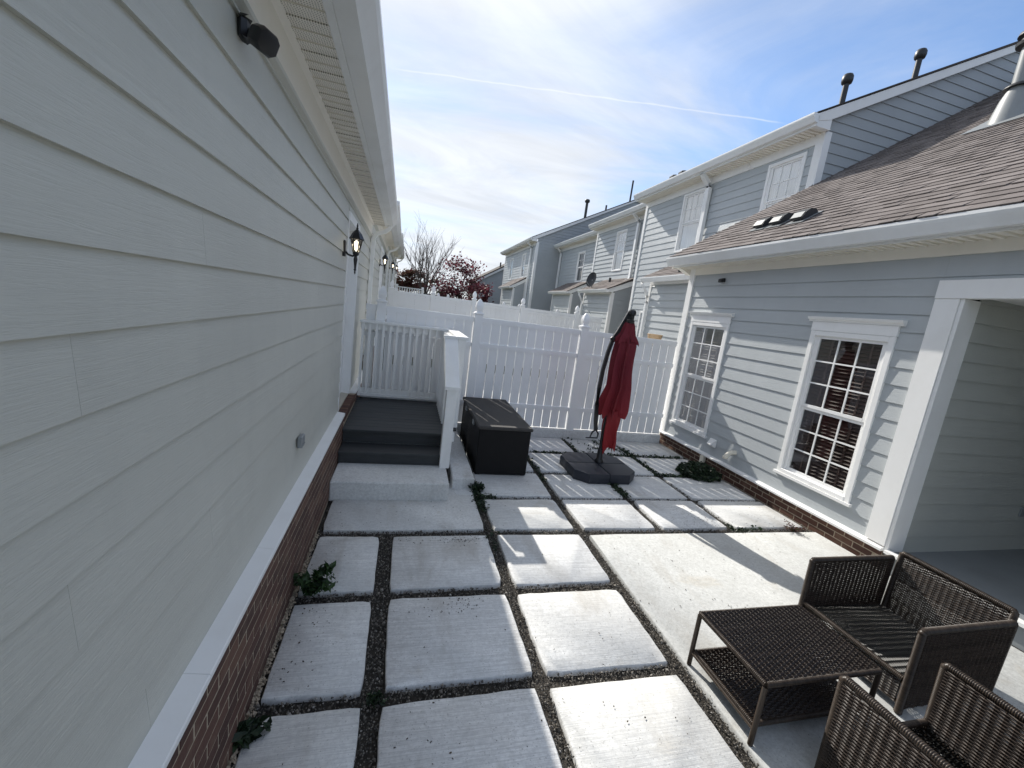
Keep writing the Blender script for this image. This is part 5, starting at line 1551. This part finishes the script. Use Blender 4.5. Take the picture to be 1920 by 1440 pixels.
for i in range(17):
    a = 2*math.pi*i/17+rg.uniform(-0.2, 0.2); tl = rg.uniform(0.12, 0.62)
    d_ = Vector((math.cos(a)*tl, math.sin(a)*tl, 1.0)).normalized()
    branchy(bm_, Vector((1.3, 40, 1.9+rg.uniform(0, 0.3))), d_, rg.uniform(2.2, 2.9), 0.055, 3, rg)
part('branches', bm_, 'bark', t)
def crown_tree(name, label, base, crown_c, radii, n, size, mat, seed, clumps, cat='tree', trunk=True):
    t = thing(name, label, cat, base)
    rg = np.random.default_rng(seed); rp = random.Random(seed)
    cc = rg.normal(size=(clumps, 3)); cc /= np.linalg.norm(cc, axis=1)[:, None]; cc *= rg.uniform(0.25, 1.0, (clumps, 1))**0.6
    cc[:, 2] = np.where(cc[:, 2] < -0.3, cc[:, 2]*0.5, cc[:, 2])
    cl = np.array(crown_c)+cc*np.array(radii)
    idx = rg.integers(0, clumps, n); rad = rg.uniform(0.14, 0.30, clumps)*radii[2]
    P_ = cl[idx]+rg.normal(size=(n, 3))*rad[idx][:, None]*np.array([0.75, 0.75, 0.42])
    if trunk:
        tb = MB(); top = Vector(crown_c)
        b0 = Vector(base); tb.tube([b0, b0.lerp(top, 0.5), top], [0.11, 0.08, 0.04], 7)
        part('trunk', tb, 'bark', t, smooth=60)
        lm = MB()
        for i in range(min(clumps, 26)):
            q = Vector(cl[i]); s_ = b0.lerp(top, rp.uniform(0.35, 0.9)); lm.tube([s_, s_.lerp(q, 0.5)+Vector((0, 0, 0.12)), q], [0.03, 0.02, 0.008], 4, False)
        part('limbs', lm, 'bark', t)
    link('crown', leaf_cloud('crown_leaves', P_, size, mat, 0.5, 1.3), t, kind='stuff')
    return t
crown_tree('maple_tree', 'maroon-leaved maple tree to the right of the bare tree', (4.3, 37.0, 1.25), (3.9, 37.0, 3.75), (2.25, 1.6, 2.4), 3300, 0.15, 'leaf_red', 4, 60)
crown_tree('red_hedge', 'dark reddish hedge mass behind the bare tree trunk', (-0.2, 43.0, 1.25), (-0.3, 43.0, 3.6), (2.4, 1.0, 1.7), 5200, 0.15, 'leaf_redgreen', 8, 46, 'hedge', False)
crown_tree('green_shrub', 'olive green shrub low between the bare tree and maple', (2.4, 39.0, 1.25), (2.5, 39.0, 2.3), (1.1, 0.8, 0.9), 1800, 0.13, 'leaf_green', 12, 26, 'shrub', False)
crown_tree('low_maroon_shrub', 'low dark maroon shrub under the maple, touching the far house', (6.2, 38.5, 1.25), (6.0, 38.5, 3.1), (0.9, 0.7, 1.3), 2000, 0.14, 'leaf_red', 15, 24, 'shrub', False)

# parked car far beyond the fences
t = thing('parked_car', 'dark car parked far off, glimpsed between the fence finials', 'car', (1.6, 35.5, 1.25))
bodyp = [(-2.1, 0.35), (2.1, 0.35), (2.15, 0.75), (1.25, 0.90), (0.55, 1.42), (-0.9, 1.46), (-1.75, 0.95), (-2.12, 0.80)]
part('body', MB().prism([(1.6+a, 1.25+z) for a, z in bodyp], 'y', 34.7, 36.4), 'carpaint', t)
part('side_window', MB().prism([(1.6+a, 1.25+z) for a, z in ((-1.4, 0.95), (1.0, 0.95), (0.45, 1.35), (-0.85, 1.38))], 'y', 34.68, 34.697), 'glass', t)
for x_ in (-1.3, 1.3):
    wv = MB().tube([(1.6+x_, 34.66, 1.57), (1.6+x_, 34.86, 1.57)], 0.32, 16); wo = part('wheel', wv, 'black', t)
